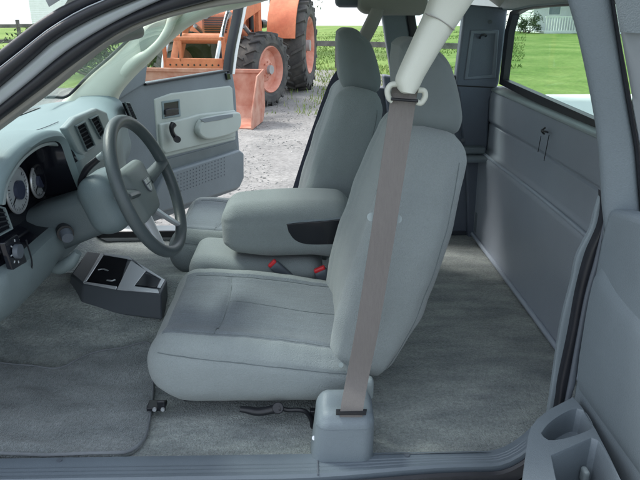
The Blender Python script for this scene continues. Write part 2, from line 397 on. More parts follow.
# small latch with strap lines
la = at(545, 131, x=XB-.003)
bm = bmesh.new(); tube_bm(bm, [la+V((0, -.024, 0)), la+V((-.008, -.006, .001)), la+V((-.008, .008, -.001)), la+V((0, .026, -.001))], .003, n=10, seg=8)
tube_bm(bm, [la+V((0, 0, -.010)), la+V((-.010, 0, 0)), la+V((0, 0, .011))], .0028, n=10, seg=8)
finish('panel_latch', bm, M_blk, bw)
for a, b in (((541, 136), (538, 152)), ((549, 135), (544, 161))):
    p0, p1 = at(*a, x=XB+.002), at(*b, x=XB+.004)
    tube('panel_groove', [p0, p1], .0012, M_blk, bw, n=3, seg=6)
# corner bracket at the far foot of the wall
softbox('corner_block', at(481, 222, y=2.53), (.05, .05, .11), .015, M_trim, bw)
# rear window
OUT = [(499, 84), (505, 30), (510, 12), (520, 6), (545, 3), (640, -2), (640, 154), (594, 131.5)]
INN = [(503, 79.5), (508.5, 32), (513, 15), (522, 10), (546, 7), (640, 3), (640, 142), (594, 119.5)]
rw = ring('rear_window', P(OUT, x=.775), P(INN, x=.775), (.025, 0, 0), M_rub, T, bevel=.004)
prism('glass_pane', P([(500, 82), (507, 22), (515, 7), (640, 0), (640, 148)], x=.79), (.004, 0, 0), M_glassb, rw, bevel=0)

# near quarter (between the opening and the cab's back)
box('quarter_panel', (.70, 1.09, 1.04), (.24, .06, .95), M_silv, T, bevel=.01)
box('cab_back', (.815, 1.86, .92), (.03, 1.5, .62), M_silv, T, bevel=.01)
# cargo bed behind the cab
bed = box('cargo_bed', (1.95, 1.86, .80), (2.1, 1.55, .12), M_silv, T, bevel=.02)
box('bed_side', (2.02, 2.66, .93), (2.02, .10, .56), M_white, bed, bevel=.02)
box('bed_side', (2.02, 1.06, .93), (2.02, .10, .50), M_white, bed, bevel=.02)
box('bed_front', (.95, 1.86, .95), (.05, 1.5, .42), M_white, bed, bevel=.01)
box('tailgate', (3.05, 1.86, .93), (.06, 1.5, .5), M_silv, bed, bevel=.01)

# ================================================================== NEAR SIDE TRIM
# jamb trim and seals at the rear edge of the opening
JL = [(601, 190), (599, 198), (595.5, 210), (590, 230), (577, 256), (572, 280), (563, 315), (557, 348), (552, 384), (546, 420), (536, 455)]
J1 = [(603, 192), (603, 204), (602, 216), (598, 231), (587, 256), (577.5, 292), (570, 333), (560, 380), (557, 402), (552, 425), (542, 458)]
J2 = [(605, 192), (606, 204), (605, 216), (602, 231), (599, 267), (590, 299), (580, 349), (576, 380), (571, 397), (566, 425), (560, 458)]
band('jamb_trim', P(JL, y=1.115), [q+V((-.0,0,0)) for q in P(J1, y=1.115)], M_trimm, T, bulge=.002, thick=.008, n=50)
mid = [((a[0]+b[0])/2, (a[1]+b[1])/2) for a, b in zip(J1, J2)]
band('jamb_seal', P(J1, y=1.10), P(mid, y=1.10), M_rub, T, bulge=.008, thick=.02, n=50)
band('jamb_seal', P([(a+.4, b) for a, b in mid], y=1.095), P(J2, y=1.095), M_trimd, T, bulge=.007, thick=.02, n=50)
# rear half door, swung open a quarter turn towards us
XD = .553
rd_pts = [(XD, 1.092, .55), (XD, 1.092, .95), (XD, 1.088, 1.15), (XD, 1.075, 1.215), (XD, .96, 1.235), (XD, .52, 1.22), (XD, .50, 1.15), (XD, .50, .55)]
rd = prism('rear_door', rd_pts, (.045, 0, 0), M_trim, T, bevel=.012, seg=3); rd['label'] = 'rear half door swung fully open on the near side'
# raised armrest field on the door
band('door_bolster', [V((XD, 1.075, 1.09)), V((XD, 1.055, 1.10)), V((XD, .95, 1.075)), V((XD, .6, 1.06))], [V((XD, 1.07, .83)), V((XD, 1.05, .83)), V((XD, .95, .83)), V((XD, .6, .83))], M_trim, rd, out=(-1, 0, 0), bulge=.010, thick=.002, n=30, k=16)
# pillar that carries the window frame
PL = [(562, -30), (568, 0), (578, 36), (588, 82), (595.5, 123), (599, 155), (601, 185), (603, 215), (607, 250)]
PR = [(606, -30), (611, 0), (617, 40), (624, 85), (630, 120), (635, 150), (638, 185), (641, 215), (646, 250)]
band('window_pillar', P(PL, y=1.085), P(PR, y=1.055), M_trim, rd, out=(-.35, -.93, 0), bulge=.010, thick=.03, n=50, k=14)
SR = [(608, -30), (614.5, 0), (621, 40), (629, 85), (635, 120), (640, 150), (643, 185), (646, 215), (652, 250)]
band('window_seal', P(PR, y=1.05), P(SR, y=1.04), M_rub, rd, out=(-.35, -.93, 0), bulge=.006, thick=.02, n=50)
Q1 = [(609, -30), (615.5, 0), (622, 40), (630, 85), (636, 120), (641, 150), (644, 185)]
Q2 = [(670, -30), (675, 0), (684, 40), (694, 85), (704, 120), (714, 150), (722, 185)]
band('window_frame', P(Q1, y=1.035), P(Q2, y=.93), M_jamb, rd, out=(-.6, -.8, 0), bulge=.004, thick=.02, n=30)
band('frame_cap', P([(609, -30), (615, 0), (620, 32)], y=1.02), P([(670, -30), (676, 0), (682, 36)], y=.92), M_trimm, rd, out=(-.6, -.8, 0), bulge=.003, thick=.01, n=20)

# storage tray at the foot of the door: open top with two wells
zt = .822
outer = P([(573, 397), (549, 409.5), (537, 419), (531, 427), (528, 437), (525, 460), (522.5, 481), (519, 515), (640, 515), (621, 480), (609, 455), (596, 430), (582, 407)], z=zt)
def well(pts, n=28):
    q = P(pts, z=zt); return spline(q+[q[0]], n+1)[:-1]
w1 = well([(541, 433), (548, 424), (560, 415), (574, 408.5), (583, 410), (588, 415), (593, 426), (584, 432), (566, 438), (548, 440)])
w2 = well([(551, 455), (572, 446), (592, 437.5), (598, 440), (607, 455), (618, 476), (626, 495), (592, 502), (562, 500), (556, 480)])
bm = bmesh.new()
ov = [bm.verts.new(p) for p in outer]; lo = [bm.verts.new(p+V((0.0, 0, -.17))) for p in outer]
for i in range(len(ov)):
    j = (i+1) % len(ov); bm.faces.new((ov[i], ov[j], lo[j], lo[i]))
bm.faces.new(lo)
edges = [bm.edges.get((ov[i], ov[(i+1) % len(ov)])) for i in range(len(ov))]
for w, dp in ((w1, .05), (w2, .10)):
    c = sum(w, V())/len(w)
    a = [bm.verts.new(p) for p in w]
    a1 = [bm.verts.new(p.lerp(c, .05)+V((0, 0, -.006))) for p in w]
    a2 = [bm.verts.new(p.lerp(c, .14)+V((0, 0, -dp))) for p in w]
    n = len(w)
    for i in range(n):
        j = (i+1) % n
        bm.faces.new((a[i], a[j], a1[j], a1[i])); bm.faces.new((a1[i], a1[j], a2[j], a2[i]))
        edges.append(bm.edges.get((a[i], a[j])))
    bm.faces.new(a2)
bmesh.ops.triangle_fill(bm, use_beauty=True, edges=edges)
tr = finish('door_tray', bm, M_trim, rd, angle=35, bevel=.0025)
cc = at(573, 441, z=zt-.03)
softbox('tray_clip', at(598, 462, z=.79)+V((-.02, 0, -.03)), (.012, .02, .03), .005, M_panel, rd)

# ================================================================== SEATS
def seat(dx, yc, label):
    cx = -.13+dx
    W = .47
    def fn(u, p, groove=True):
        z = p.z; top = sstep(-.2, 1, u.z)
        front = sstep(.1, -1, u.x)
        z += top*(.014*front - .032*sstep(-.3, 1, u.x))
        z += top*.016*sstep(.52, .84, abs(u.y))*(1-.5*sstep(.2, 1, u.x))     # bolsters
        z += top*.008*(1-u.y**2)
        if u.z > .4 and groove:
            z -= .004*g(u.y-(-.80 if u.y < 0 else .68), .03)*sstep(.95, .6, abs(u.x))
            z -= .004*g(u.x+.42-.05*math.cos(u.y*2), .02)*(1 if abs(u.y) < .66 else 0)
        y = p.y
        if abs(u.y) > .7:
            y += math.copysign(.012, u.y)*g(u.z+.1, .7)
            if groove: y -= math.copysign(.0035, u.y)*g(u.z-(.46-.16*u.x), .07)
        x = p.x - .02*g(u.z-.2, .6)*sstep(-.6, -1, u.x) + .012*sstep(-.1, -1, u.z)*sstep(-.5, -1, u.x)
        z += .0016*noise.noise(V((u.x*4+yc*9, u.y*3, u.z*2))) + .0004*math.sin(u.x*34+3*noise.noise(V((u.x*6, u.y*3, 1))))*g(abs(u.y)-.9, .25)*sstep(0, .6, u.z)
        if abs(u.y) > .8: y += .0012*noise.noise(V((u.x*5, u.z*3, yc*5)))
        y *= 1-.05*sstep(-.5, -1, u.x)
        return V((x, y, z))
    SZ = (.505, W, .162); CC = V((cx+.014, yc, .731))
    c = softbox('front_seat', CC, SZ, .058, [M_cloth, M_clothd], T, fn=fn, res=.0065,
                matfn=lambda u: 1 if (u.z > .9 and -.80 < u.y < .68 and abs(u.x) < .93) else 0)
    c['label'] = label
    def surf(u, lift=.0004):
        h = [q/2 for q in SZ]; w = V(u)
        p = V((w.x*h[0], w.y*h[1], w.z*h[2])); inn = V([max(-(h[a]-.058), min(h[a]-.058, p[a])) for a in range(3)])
        d = p-inn
        if d.length > 1e-9: p = inn+d.normalized()*(.058+lift)
        return fn(w, p)+CC
    bm = bmesh.new()
    tube_bm(bm, [surf((-.93+.06*i, -1, .46-.16*(-.93+.06*i))) for i in range(32)], .0014, n=90, seg=6)
    tube_bm(bm, [surf((-.80+.05*i, -.80, 1)) for i in range(36)], .0011, n=90, seg=6)
    tube_bm(bm, [surf((-.80+.05*i, .68, 1)) for i in range(36)], .0011, n=90, seg=6)
    tube_bm(bm, [surf((-.42+.05*math.cos(2*(-.79+.06*i)), -.79+.06*i, 1)) for i in range(25)], .0012, n=60, seg=6)
    tube_bm(bm, [surf((-.36+.05*i, -.02-.05*math.sin(2.5*(-.36+.05*i)), 1)) for i in range(27)], .0010, n=60, seg=6)
    finish('seat_seam', bm, M_seam, c)
    # backrest
    rot = Matrix.Rotation(R(13), 3, 'Y')
    def fb(u, p):
        x, y, z = p
        tp = sstep(-.3, 1, u.z)
        y *= 1-.20*tp*tp
        fr = sstep(.2, -1, u.x)
        x -= fr*.020*sstep(.45, .85, abs(u.y))*(1-.5*sstep(.2, 1, u.z))
        x -= fr*.014*g(u.z+.45, .45)
        x += fr*.012*sstep(.2, .9, u.z)
        x += .018*sstep(0, 1, u.x)*g(u.z-.25, .8) - .028*sstep(0, 1, u.x)*sstep(-.3, -1, u.z)
        if u.x < -.4:
            x += .003*g(abs(u.y)-.66, .035)*(1 if u.z > -.9 else 0)
        if abs(u.y) > .7:
            y -= math.copysign(.0015, u.y)*g(u.x-.80+.05*u.z, .08)
        if u.z > .8: z += .012*(1-u.y**2)
        x += .003*noise.noise(V((u.y*4, u.z*5, yc*7))); y += .0018*noise.noise(V((u.x*3, u.z*5, yc*3)))*sstep(.6, 1, abs(u.y))
        return V((x, y, z))
    b = softbox('backrest', (.212+dx, yc, 1.010), (.160, W, .60), .06, M_cloth, c, rot=rot, fn=fb, res=.0075)
    def bsurf(u):
        h = (.08, W/2, .30); w = V(u); p = V((w.x*h[0], w.y*h[1], w.z*h[2])); inn = V([max(-(h[a]-.06), min(h[a]-.06, p[a])) for a in range(3)])
        d = p-inn
        if d.length > 1e-9: p = inn+d.normalized()*(.0604)
        return rot @ fb(w, p)+V((.212+dx, yc, 1.010))
    for L in ([(.86, -1, -.9+.08*i) for i in range(23)], [(-1, -.70, -.85+.07*i) for i in range(24)]):
        bm = bmesh.new(); tube_bm(bm, [bsurf(q) for q in L], .0012, n=60, seg=6); finish('backrest_seam', bm, M_seam, c)
    # headrest
    def fh(u, p):
        x, y, z = p; t = (u.z+1)/2
        x = x*(1.0-.32*t) - .055*t + .012*math.sin(t*3.1)
        y *= 1-.16*t*t
        if u.x < 0: x -= .008*g(u.z, .7)
        return V((x, y, z))
    h = softbox('headrest', (.296+dx, yc, 1.385), (.150, .27, .21), .058, M_clothdk, c, rot=Matrix.Rotation(R(4), 3, 'Y'), fn=fh, res=.010)
    return c
drv = seat(0, 1.50, 'driver seat nearest the camera with its lever and track')
pas = seat(-.10, 2.24, 'passenger seat on the far side, set further forward')
# base, track, lever
box('seat_base', (-.10, 1.53, .635), (.38, .28, .07), M_blk, drv, bevel=.01)
box('seat_base', (-.22, 2.24, .635), (.40, .34, .07), M_blk, pas, bevel=.01)
bm = bmesh.new(); box_bm(bm, (-.10, 1.37, .622), (.44, .026, .022)); box_bm(bm, (-.375, 1.31, .634), (.045, .034, .012)); box_bm(bm, (-.36, 1.293, .645), (.02, .006, .03))
finish('seat_track', bm, M_blk, drv, bevel=.003)
bm = bmesh.new()
for dx_ in (-.375, -.355): tube_bm(bm, [(dx_, 1.288, .64), (dx_, 1.283, .64)], .005, n=3, seg=10)
finish('track_bolt', bm, M_chr, drv)
Lp = P([(240, 409), (248, 410), (256, 411.5), (265, 411), (274, 409), (281, 407)], y=1.25)
lv = tube('recline_lever', Lp, [.008, .011, .012, .012, .014], M_blk, drv, n=24, seg=10, flat=.8)
bm = bmesh.new(); tube_bm(bm, P([(279, 407), (287, 410), (298, 410), (306, 412), (311, 419), (313, 428)], y=1.26), .006, n=20, seg=8)
box_bm(bm, at(314, 418, y=1.27), (.02, .015, .05)); tube_bm(bm, [at(278, 408, y=1.27), at(278, 408, y=1.24)], .014, n=3, seg=14)
finish('lever_bracket', bm, M_blk, drv, bevel=.002)
softbox('hinge_cover', at(365, 388, y=1.24), (.04, .03, .06), .012, M_panel, drv)
tube('side_button', [at(341, 365, y=1.262), at(341, 365, y=1.25)], .006, M_panel, drv, n=3, seg=14)

# centre seat folded down as an armrest
def fa(u, p):
    x, y, z = p
    z += .012*(1-u.x**2)*sstep(0, 1, u.z)
    z -= .02*sstep(0, -1, u.z)*sstep(.3, 1, u.x)
    y *= 1-.03*sstep(-.3, -1, u.x)
    z += .018*sstep(-.2, -1, u.x)*sstep(0, -1, u.z)
    if u.y < -.7: y += .004*g(u.z-.45, .06)
    return V((x, y, z))
ar = softbox('centre_armrest', (-.06, 1.865, .920), (.40, .215, .168), .052, M_cloth, T, fn=fa, res=.008, rot=Matrix.Rotation(R(-1.5), 3, 'Y'))
q = spline(P([(286, 224), (300, 222.5), (322, 221), (345, 220), (347, 232), (345, 243), (325, 245), (305, 244.5), (294, 240), (288, 232)], y=1.757), 40)
prism('latch_recess', q, (0, .02, 0), M_lens, ar, bevel=.003)
q2 = spline(P([(284, 224), (298, 220.5), (322, 219), (347, 218), (349, 232), (347, 245), (325, 247), (303, 246.5), (292, 242), (286, 233)], y=1.7585), 40)
prism('recess_rim', q2, (0, .02, 0), M_trimm, ar, bevel=.003)
def fc(u, p):
    x, y, z = p; z += .02*sstep(.2, -1, u.x)*sstep(0, 1, u.z)
    if abs(u.y) > .7: y -= math.copysign(.005, u.y)*g(u.z-.3, .08)
    return V((x, y, z))
cs = softbox('centre_seat', (-.16, 1.87, .750), (.42, .235, .15), .05, M_cloth, T, fn=fc, res=.010)
# buckles
def buckle(pa, pb, w, y, top=True):
    p0, p1 = at(*pa, y=y), at(*pb, y=y); d = (p1-p0).normalized()
    sd = d.cross(V((0, 1, 0))).normalized(); rot = Matrix((sd, V((0, 1, 0)), d)).transposed()
    L = (p1-p0).length
    o = softbox('seat_buckle', (p0+p1)/2, (w, .022, L), .008, M_trimd, T, rot=rot, res=.006)
    softbox('release_button', p1+d*.003, (w*.85, .017, .012), .004, M_red, o, rot=rot, res=.004)
buckle((332, 294), (320, 270), .042, 1.742)
buckle((291, 280), (273, 264), .034, 1.752)
tube('buckle_strap', [at(284, 272, y=1.775), at(296, 279, y=1.77), at(303, 282, y=1.765)], .007, M_trim, T, n=12, flat=.5)

# ================================================================== SEAT BELTS
def ribbon(name, pts, w, mt, parent, thick=.0016, across=V((1, 0, 0))):
    n = 40; P_ = spline(pts, n); RS = []
    for i, p in enumerate(P_):
        t = (P_[min(i+1, n-1)]-P_[max(i-1, 0)]).normalized()
        a = (across-t*across.dot(t)).normalized(); b = t.cross(a)
        RS.append([p-a*w/2-b*thick, p+a*w/2-b*thick, p+a*w/2+b*thick, p-a*w/2+b*thick])
    bm = bmesh.new(); rings(bm, RS); return finish(name, bm, mt, parent)
blt = ribbon('seat_belt', [at(405, 88, y=1.185), at(403.5, 97, y=1.18), at(399, 128, y=1.18), at(391, 180, y=1.175), at(383.5, 230, y=1.17), at(377, 270, y=1.17), at(367, 330, y=1.165), at(357, 380, y=1.165), at(351.5, 411, z=.742), at(351.5, 411, z=.742)+V((0, .004, -.04))], .0485, M_belt, T)
blt['label'] = 'taupe driver belt stretched in front of the near seat'
# buttons
for a, b in ((371.5, 217), (397.5, 219)):
    tube('belt_button', [at(a, b, y=1.20), at(a, b, y=1.18)], .009, M_panel, blt, n=3, seg=16)
# shoulder guide (cream) hanging from the roof rail
GL = [(441, -25), (431, 0), (426, 14), (413, 43), (400, 72), (397, 82), (399, 90)]
GR = [(492, -25), (474, 0), (464, 15), (443, 46), (425, 76), (420, 86), (415, 93)]
gd = band('belt_guide', P(GL, y=1.155), P(GR, y=1.155), M_cream, T, bulge=.022, thick=.025, n=60, k=16)
softbox('guide_tip', at(407.5, 86, y=1.162), (.036, .04, .026), .013, M_cream, gd)
band('guide_joint', P([(426.5, 13.2), (440, 19), (455, 29.5)], y=1.1325), P([(426, 14.2), (439.5, 20), (454.5, 30.5)], y=1.1325), M_beige, gd, bulge=.001, thick=.012, n=12)
for pts in ([(398, 84), (391, 85), (387.5, 91), (389, 98), (392.5, 101)], [(418, 90), (424, 91), (425, 97), (421, 103), (417, 102)]):
    tube('guide_hook', [at(a, b, y=1.172) for a, b in pts], .0055, M_cream, gd, n=20, seg=10)
tube('guide_pin', [at(391, 99, y=1.165), at(418, 101, y=1.165)], .0028, M_blk, gd, n=3)
# boot the belt runs into
def fbt(u, p):
    x, y, z = p; t = (u.z+1)/2
    x *= 1.06-.13*t; x += .010*t; y *= 1.03-.12*t
    if u.z > .6: z += .010*u.y - .010*g(u.x, .55)*g(u.y+.05, .3)
    return V((x, y, z))
bt = softbox('belt_boot', (.073, 1.165, .658), (.134, .112, .165), .028, M_trim, T, fn=fbt, res=.006)
prism('belt_slot', P([(336, 409), (367, 409), (366, 413.6), (336, 413.6)], z=.7425), (0, 0, -.004), M_blk, bt, bevel=0)
tube('boot_screw', [at(315, 438, y=1.14), at(314, 438, y=1.135)], .005, M_chr, bt, n=3, seg=12)
# passenger belt and guide
pg_ = band('belt_guide', P([(372, 8), (366, 20), (358, 36), (354, 44)], y=2.45), P([(384, 10), (380, 22), (372, 38), (366, 47)], y=2.45), M_beige, T, bulge=.012, thick=.02, n=30)  # same guide as the driver's cream one, shade put into the taupe colour
ribbon('seat_belt', [at(362, 45, y=2.45), at(350, 62, y=2.46), at(334, 83, y=2.47), at(318, 125, y=2.48), at(303, 170, y=2.49), at(296, 192, y=2.49)], .035, mat('dark belt', (.035, .038, .06), .7), T)['label'] = 'dark belt beside the far seat'

# ================================================================== DASHBOARD
XFc = -.60
def xf(y):
    return XFc - .02*sstep(1.24, 1.12, y) - .13*sstep(1.9, 2.55, y)
def dprof(y):
    X = xf(y); b = .012*g(y-1.80, .25)
    k = .028*g(y-1.36, .30)
    zt = 1.228
    rec = -.088*sstep(1.115, 1.16, y)*sstep(1.60, 1.55, y)
    L = [(-1.18, 1.10), (-1.16, 1.165), (-1.05, 1.195), (-.90, 1.215), (X-.16, zt+k), (X-.09, zt+.004+k), (X-.045, zt-.002+k), (X-.012+rec*.7, zt-.020+k),
         (X-.001+b+rec, 1.19), (X+.002+b+rec, 1.165), (X+.004+b+rec, 1.12), (X+.006+rec*.8, 1.075), (X+.008, 1.060), (X+.012, 1.04), (X+.010, 1.02), (X-.002, .985), (X-.018, .960), (X-.040, .937), (X-.075, .922), (X-.12, .915), (X-.30, .90), (-1.12, .86)]
    return spline([V((x, y, z)) for x, z in L], 56)
bm = bmesh.new(); ys = [1.135, 1.14, 1.15, 1.165]+[1.165+(2.55-1.165)*i/60 for i in range(1, 61)]+[2.56, 2.565]
RS = []
for y in ys:
    p = dprof(y); s = 1.0
    e = min(1, (y-1.13)/.035); e2 = min(1, (2.57-y)/.02)
    sh = .02*(1-math.sqrt(max(0, 1-(1-e)**2)))+.012*(1-e2)
    c = V((-.9, y, 1.05))
    RS.append([q_.lerp(c, sh/ max(.05, (q_-c).length)) for q_ in p])
vs = rings(bm, RS)
for f in bm.faces:
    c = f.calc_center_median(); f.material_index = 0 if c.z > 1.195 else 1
    if 1.062 < c.z < 1.222 and c.x < xf(c.y)-.010 and c.x > -.75 and 1.12 < c.y < 1.60: f.material_index = 2
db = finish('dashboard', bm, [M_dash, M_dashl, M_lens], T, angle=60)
def onf(px, py, off=.0): # a point on the dash face plane
    p = at(px, py, x=XFc)
    for _ in range(3): p = at(px, py, x=xf(p.y)+.006+off)
    return p
# instrument hood: an arch shell over the cluster
arch = [(-8, 203), (-2, 176), (14, 152), (33, 137), (48, 131), (59, 131.5), (66, 139), (73, 158), (79, 176), (86, 192)]
inn = [(2, 205), (6, 183), (20, 160), (37, 146), (50, 141.5), (58, 142), (62, 147), (67, 162), (73, 178), (80, 195)]
ra = [at(a, b, x=-.565) for a, b in arch]; ri = [at(a, b, x=-.572) for a, b in inn]
N_ = 60; A_ = spline(ra, N_); I_ = spline(ri, N_); RS = []
ctr = V((-.62, 1.38, 1.13))
for a, b in zip(A_, I_):
    back = V((-.72, a.y+(a.y-1.38)*.05, a.z-.010)); backi = V((-.70, b.y, b.z-.004))
    m_ = (a+b)/2+V((.010, 0, 0))
    RS.append([back, back.lerp(a, .5)+V((0, 0, .006)), a.lerp(back, .1)+V((0, 0, .002)), a, m_.lerp(a, .4), m_, b, b.lerp(backi, .5), backi])
bm = bmesh.new(); vsh = rings(bm, RS)
dark = set()
for row in vsh:
    for q_ in row[7:]: dark.add(q_)
for f in bm.faces:
    if len(f.verts) == 4 and sum(v in dark for v in f.verts) >= 2: f.material_index = 1
hd = finish('instrument_hood', bm, [M_dash, M_lens], db, angle=70)
# pale rim just inside the hood, arc highlight put into its colour
r1 = [at(a, b, x=-.580) for a, b in inn]; r2 = [at(a+(48-a)*.07, b+(195-b)*.07, x=-.580) for a, b in inn]
band('hood_rim', r1, r2, M_panel, db, out=(1, 0, 0), bulge=.002, thick=.02, n=50)
# cluster face
xc = -.672
cf = [at(a, b, x=xc) for a, b in [(-60, 215), (-40, 175), (0, 150), (30, 138), (55, 138), (66, 150), (72, 180), (78, 205), (50, 225), (0, 245)]]
prism('instrument_cluster', cf, (-.01, 0, 0), M_lens, db, bevel=.002)
def gauge(px, py, r, rz=0):
    c = at(px, py, x=xc+.010); bm = bmesh.new()
    for rr, x0, x1 in ((r, 0, .004),):
        tube_bm(bm, [c+V((x0, 0, 0)), c+V((x1, 0, 0))], rr, n=2, seg=40)
    o = finish('gauge', bm, M_gauge, db, angle=30)
    bm = bmesh.new()
    for k in range(28):
        a = R(-225+270*k/27); l = .18 if k % 3 == 0 else .09
        d = V((0, -math.cos(a), math.sin(a)))
        tube_bm(bm, [c+V((.0046, 0, 0))+d*r*.92, c+V((.0046, 0, 0))+d*r*(.92-l)], .0008, n=2, seg=4)
    tube_bm(bm, [c+V((.0055, 0, 0)), c+V((.0055, 0, 0))+V((0, -.7, -.5)).normalized()*r*.8], .0013, n=2, seg=5)
    finish('gauge_mark', bm, M_blk, o)
    bm = bmesh.new(); tube_bm(bm, [c+V((.004, 0, 0)), c+V((.012, 0, 0))], r*.42, n=2, seg=30); finish('gauge_centre', bm, mat('gauge middle', (.05, .06, .10), .3), o)
    bm = bmesh.new(); K = 40
    tube_bm(bm, [c+V((.003, math.cos(2*math.pi*i/K)*r, math.sin(2*math.pi*i/K)*r)) for i in range(K)], .0035, seg=8, smoothpath=False, closedpath=True); finish('gauge_ring', bm, M_chr, o)
gauge(16, 190, .052); gauge(37, 181, .040); gauge(-4, 172, .034)
# air vents
def vent(quad, nsl, parent, f=onf):
    c = [f(*p) for p in quad]
    o = prism('air_vent', [p+V((-.010, 0, 0)) for p in c], (.012, 0, 0), M_void, parent, bevel=.001)
    bm = bmesh.new()
    for i in range(1, nsl):
        t = i/nsl; a = c[0].lerp(c[3], t); b = c[1].lerp(c[2], t)
        tube_bm(bm, [a+V((.003, 0, 0)), b+V((.003, 0, 0))], .0016, n=2, seg=6)
    finish('vent_louver', bm, mat('louver', (.03, .034, .04), .8, .05, 5, spec=.1), o)
    cc = sum(c, V())/4; oo = [cc+(p-cc)*1.13 for p in c]
    ring('vent_bezel', oo, [cc+(p-cc)*1.0 for p in c], (.007, 0, 0), M_dashl, o, bevel=.002)
vent([(75, 127), (83, 122.5), (93, 145), (85, 150)], 6, db)
vent([(89, 119.5), (96, 116), (103, 132), (99, 138)], 5, db)
vent([(124.5, 103), (128.5, 103.5), (135.5, 119), (132, 121)], 6, db)
vent([(-12, 205), (2, 209), (9, 228), (-6, 236)], 5, db)
# pod surround of the centre vents
pod = [onf(*p, .0) for p in [(66, 128), (76, 117), (97, 108), (107, 112), (112, 130), (104, 150), (88, 160), (78, 152)]]
prism('vent_pod', [p+V((-.02, 0, 0)) for p in pod], (.0205, 0, 0), M_panel, db, bevel=.006, seg=3)
bm = bmesh.new()
RSd = [[V((-1.05, 1.28, 1.194)), V((-1.0, 1.28, 1.2045)), V((-1.0, 1.28, 1.206)), V((-1.05, 1.28, 1.198))], [V((-1.05, 2.40, 1.194)), V((-1.0, 2.40, 1.2045)), V((-1.0, 2.40, 1.206)), V((-1.05, 2.40, 1.198))]]
rings(bm, RSd)
finish('defrost_vent', bm, M_blk, db, bevel=.001)
tube('dash_seam', [V((XFc-.155, y, 1.2315+.028*g(y-1.36, .30))) for y in (1.20, 1.4, 1.6, 1.8, 1.92)], .0012, M_trimd, db, n=30, seg=6)
# headlamp switch
sw = [onf(*p) for p in [(1, 243), (15, 234), (25, 262), (10, 271)]]
so = prism('lamp_switch', [p+V((-.006, 0, 0)) for p in sw], (.012, 0, 0), M_lens, db, bevel=.003)
sc_ = (sw[0]+sw[1]+sw[2]+sw[3])/4+V((.006, 0, .003))
tube('switch_knob', [sc_, sc_+V((.010, 0, 0))], .015, M_trimd, so, n=3, seg=24)
bm = bmesh.new()
for k in range(8):
    a = 2*math.pi*k/8; d = V((0, math.cos(a), math.sin(a))); tube_bm(bm, [sc_+V((.002, 0, 0))+d*.021, sc_+V((.002, 0, 0))+d*.026], .0012, n=2, seg=5)
finish('switch_mark', bm, M_gauge, so)
# lower knee panel seam
tube('dash_seam', [onf(26, 240, .01), onf(32, 262, .01), onf(30, 275, -.004)], .0018, M_blk, db, n=10, seg=6)
# end of the dash facing us
# ---- steering column
WC = V((-.385, 1.475, 1.150)); beta = R(20)
ax = V((math.cos(beta)*math.cos(R(-3)), math.cos(beta)*math.sin(R(-3)), math.sin(beta)))       # towards the driver
hh = V((0, 0, 1)).cross(ax).normalized(); vv = ax.cross(hh)      # across and up in the wheel's plane
Mrot = Matrix((ax, hh, vv)).transposed()
def fcol(u, p):
    s = 1-.12*sstep(-1, 1, u.x); return V((p.x, p.y*s, p.z*s))
colm = softbox('steering_column', WC-ax*.200-vv*.010, (.26, .135, .125), .035, mat('shroud plastic', (.085, .108, .118), .5, .06, 5, .3, 500), T, rot=Mrot, fn=fcol, res=.010)
softbox('column_cowl', WC-ax*.105+vv*.002, (.10, .16, .15), .045, M_colm, colm, rot=Mrot, res=.008)
tube('turn_stalk', [at(80, 189, y=1.46), at(81, 180, y=1.45), at(88, 168, y=1.44), at(99, 158, y=1.435)], [.006, .007, .009, .008], M_blk, colm, n=20, seg=10)
tube('stalk_tip', [at(99, 158, y=1.435), at(104, 154, y=1.43)], .008, M_panel, colm, n=3, seg=14)
ig = WC-ax*.215-hh*.065-vv*.02
tube('ignition_switch', [ig, ig+V((.012, -.022, .0))], .019, M_blk, colm, n=3, seg=20)
tube('ignition_key_ring', [ig+V((.012, -.020, 0)), ig+V((.022, -.038, -.006))], [.015, .013], M_trimd, colm, n=3, seg=16)
# ---- wheel
def wp(a, r, off=0): return WC+hh*math.cos(a)*r+vv*math.sin(a)*r+ax*off
K = 72; RW = .1665
bm = bmesh.new(); tube_bm(bm, [wp(2*math.pi*i/K, RW) for i in range(K)], .0148, seg=16, smoothpath=False, closedpath=True)
sw_ = finish('steering_wheel', bm, M_whl, T)
def fhub(u, p):
    z = p.z; y = p.y*(1-.18*sstep(.0, -1, u.z)+.06*sstep(0, 1, u.z)); x = p.x+.012*(1-u.y**2)*(1-u.z**2)*sstep(0, 1, u.x)
    return V((x, y, z))
hb = softbox('wheel_hub', WC-ax*.032-vv*.004, (.038, .150, .140), .024, mat('airbag cover', (.13,.155,.155), .5, .05, 8, .25, 500), sw_, rot=Mrot, fn=fhub, res=.006)
for a0 in (R(8), R(172)):
    s = 1 if math.cos(a0) > 0 else -1
    bm = bmesh.new(); tube_bm(bm, [wp(a0, .06, -.030), wp(a0, .11, -.012), wp(a0, RW-.008, -.002)], [.030, .022, .020], n=12, seg=14, flat=.45); finish('wheel_spoke', bm, M_whl, sw_)
for s in (-1, 1):
    a0 = R(-90+s*32)
    bm = bmesh.new(); tube_bm(bm, [wp(R(-90+s*26), .055, -.030), wp(R(-90+s*30), .12, -.012), wp(a0, RW-.012, -.004)], [.016, .012, .012], n=12, seg=12, flat=.6); finish('wheel_spoke', bm, M_chr, sw_)
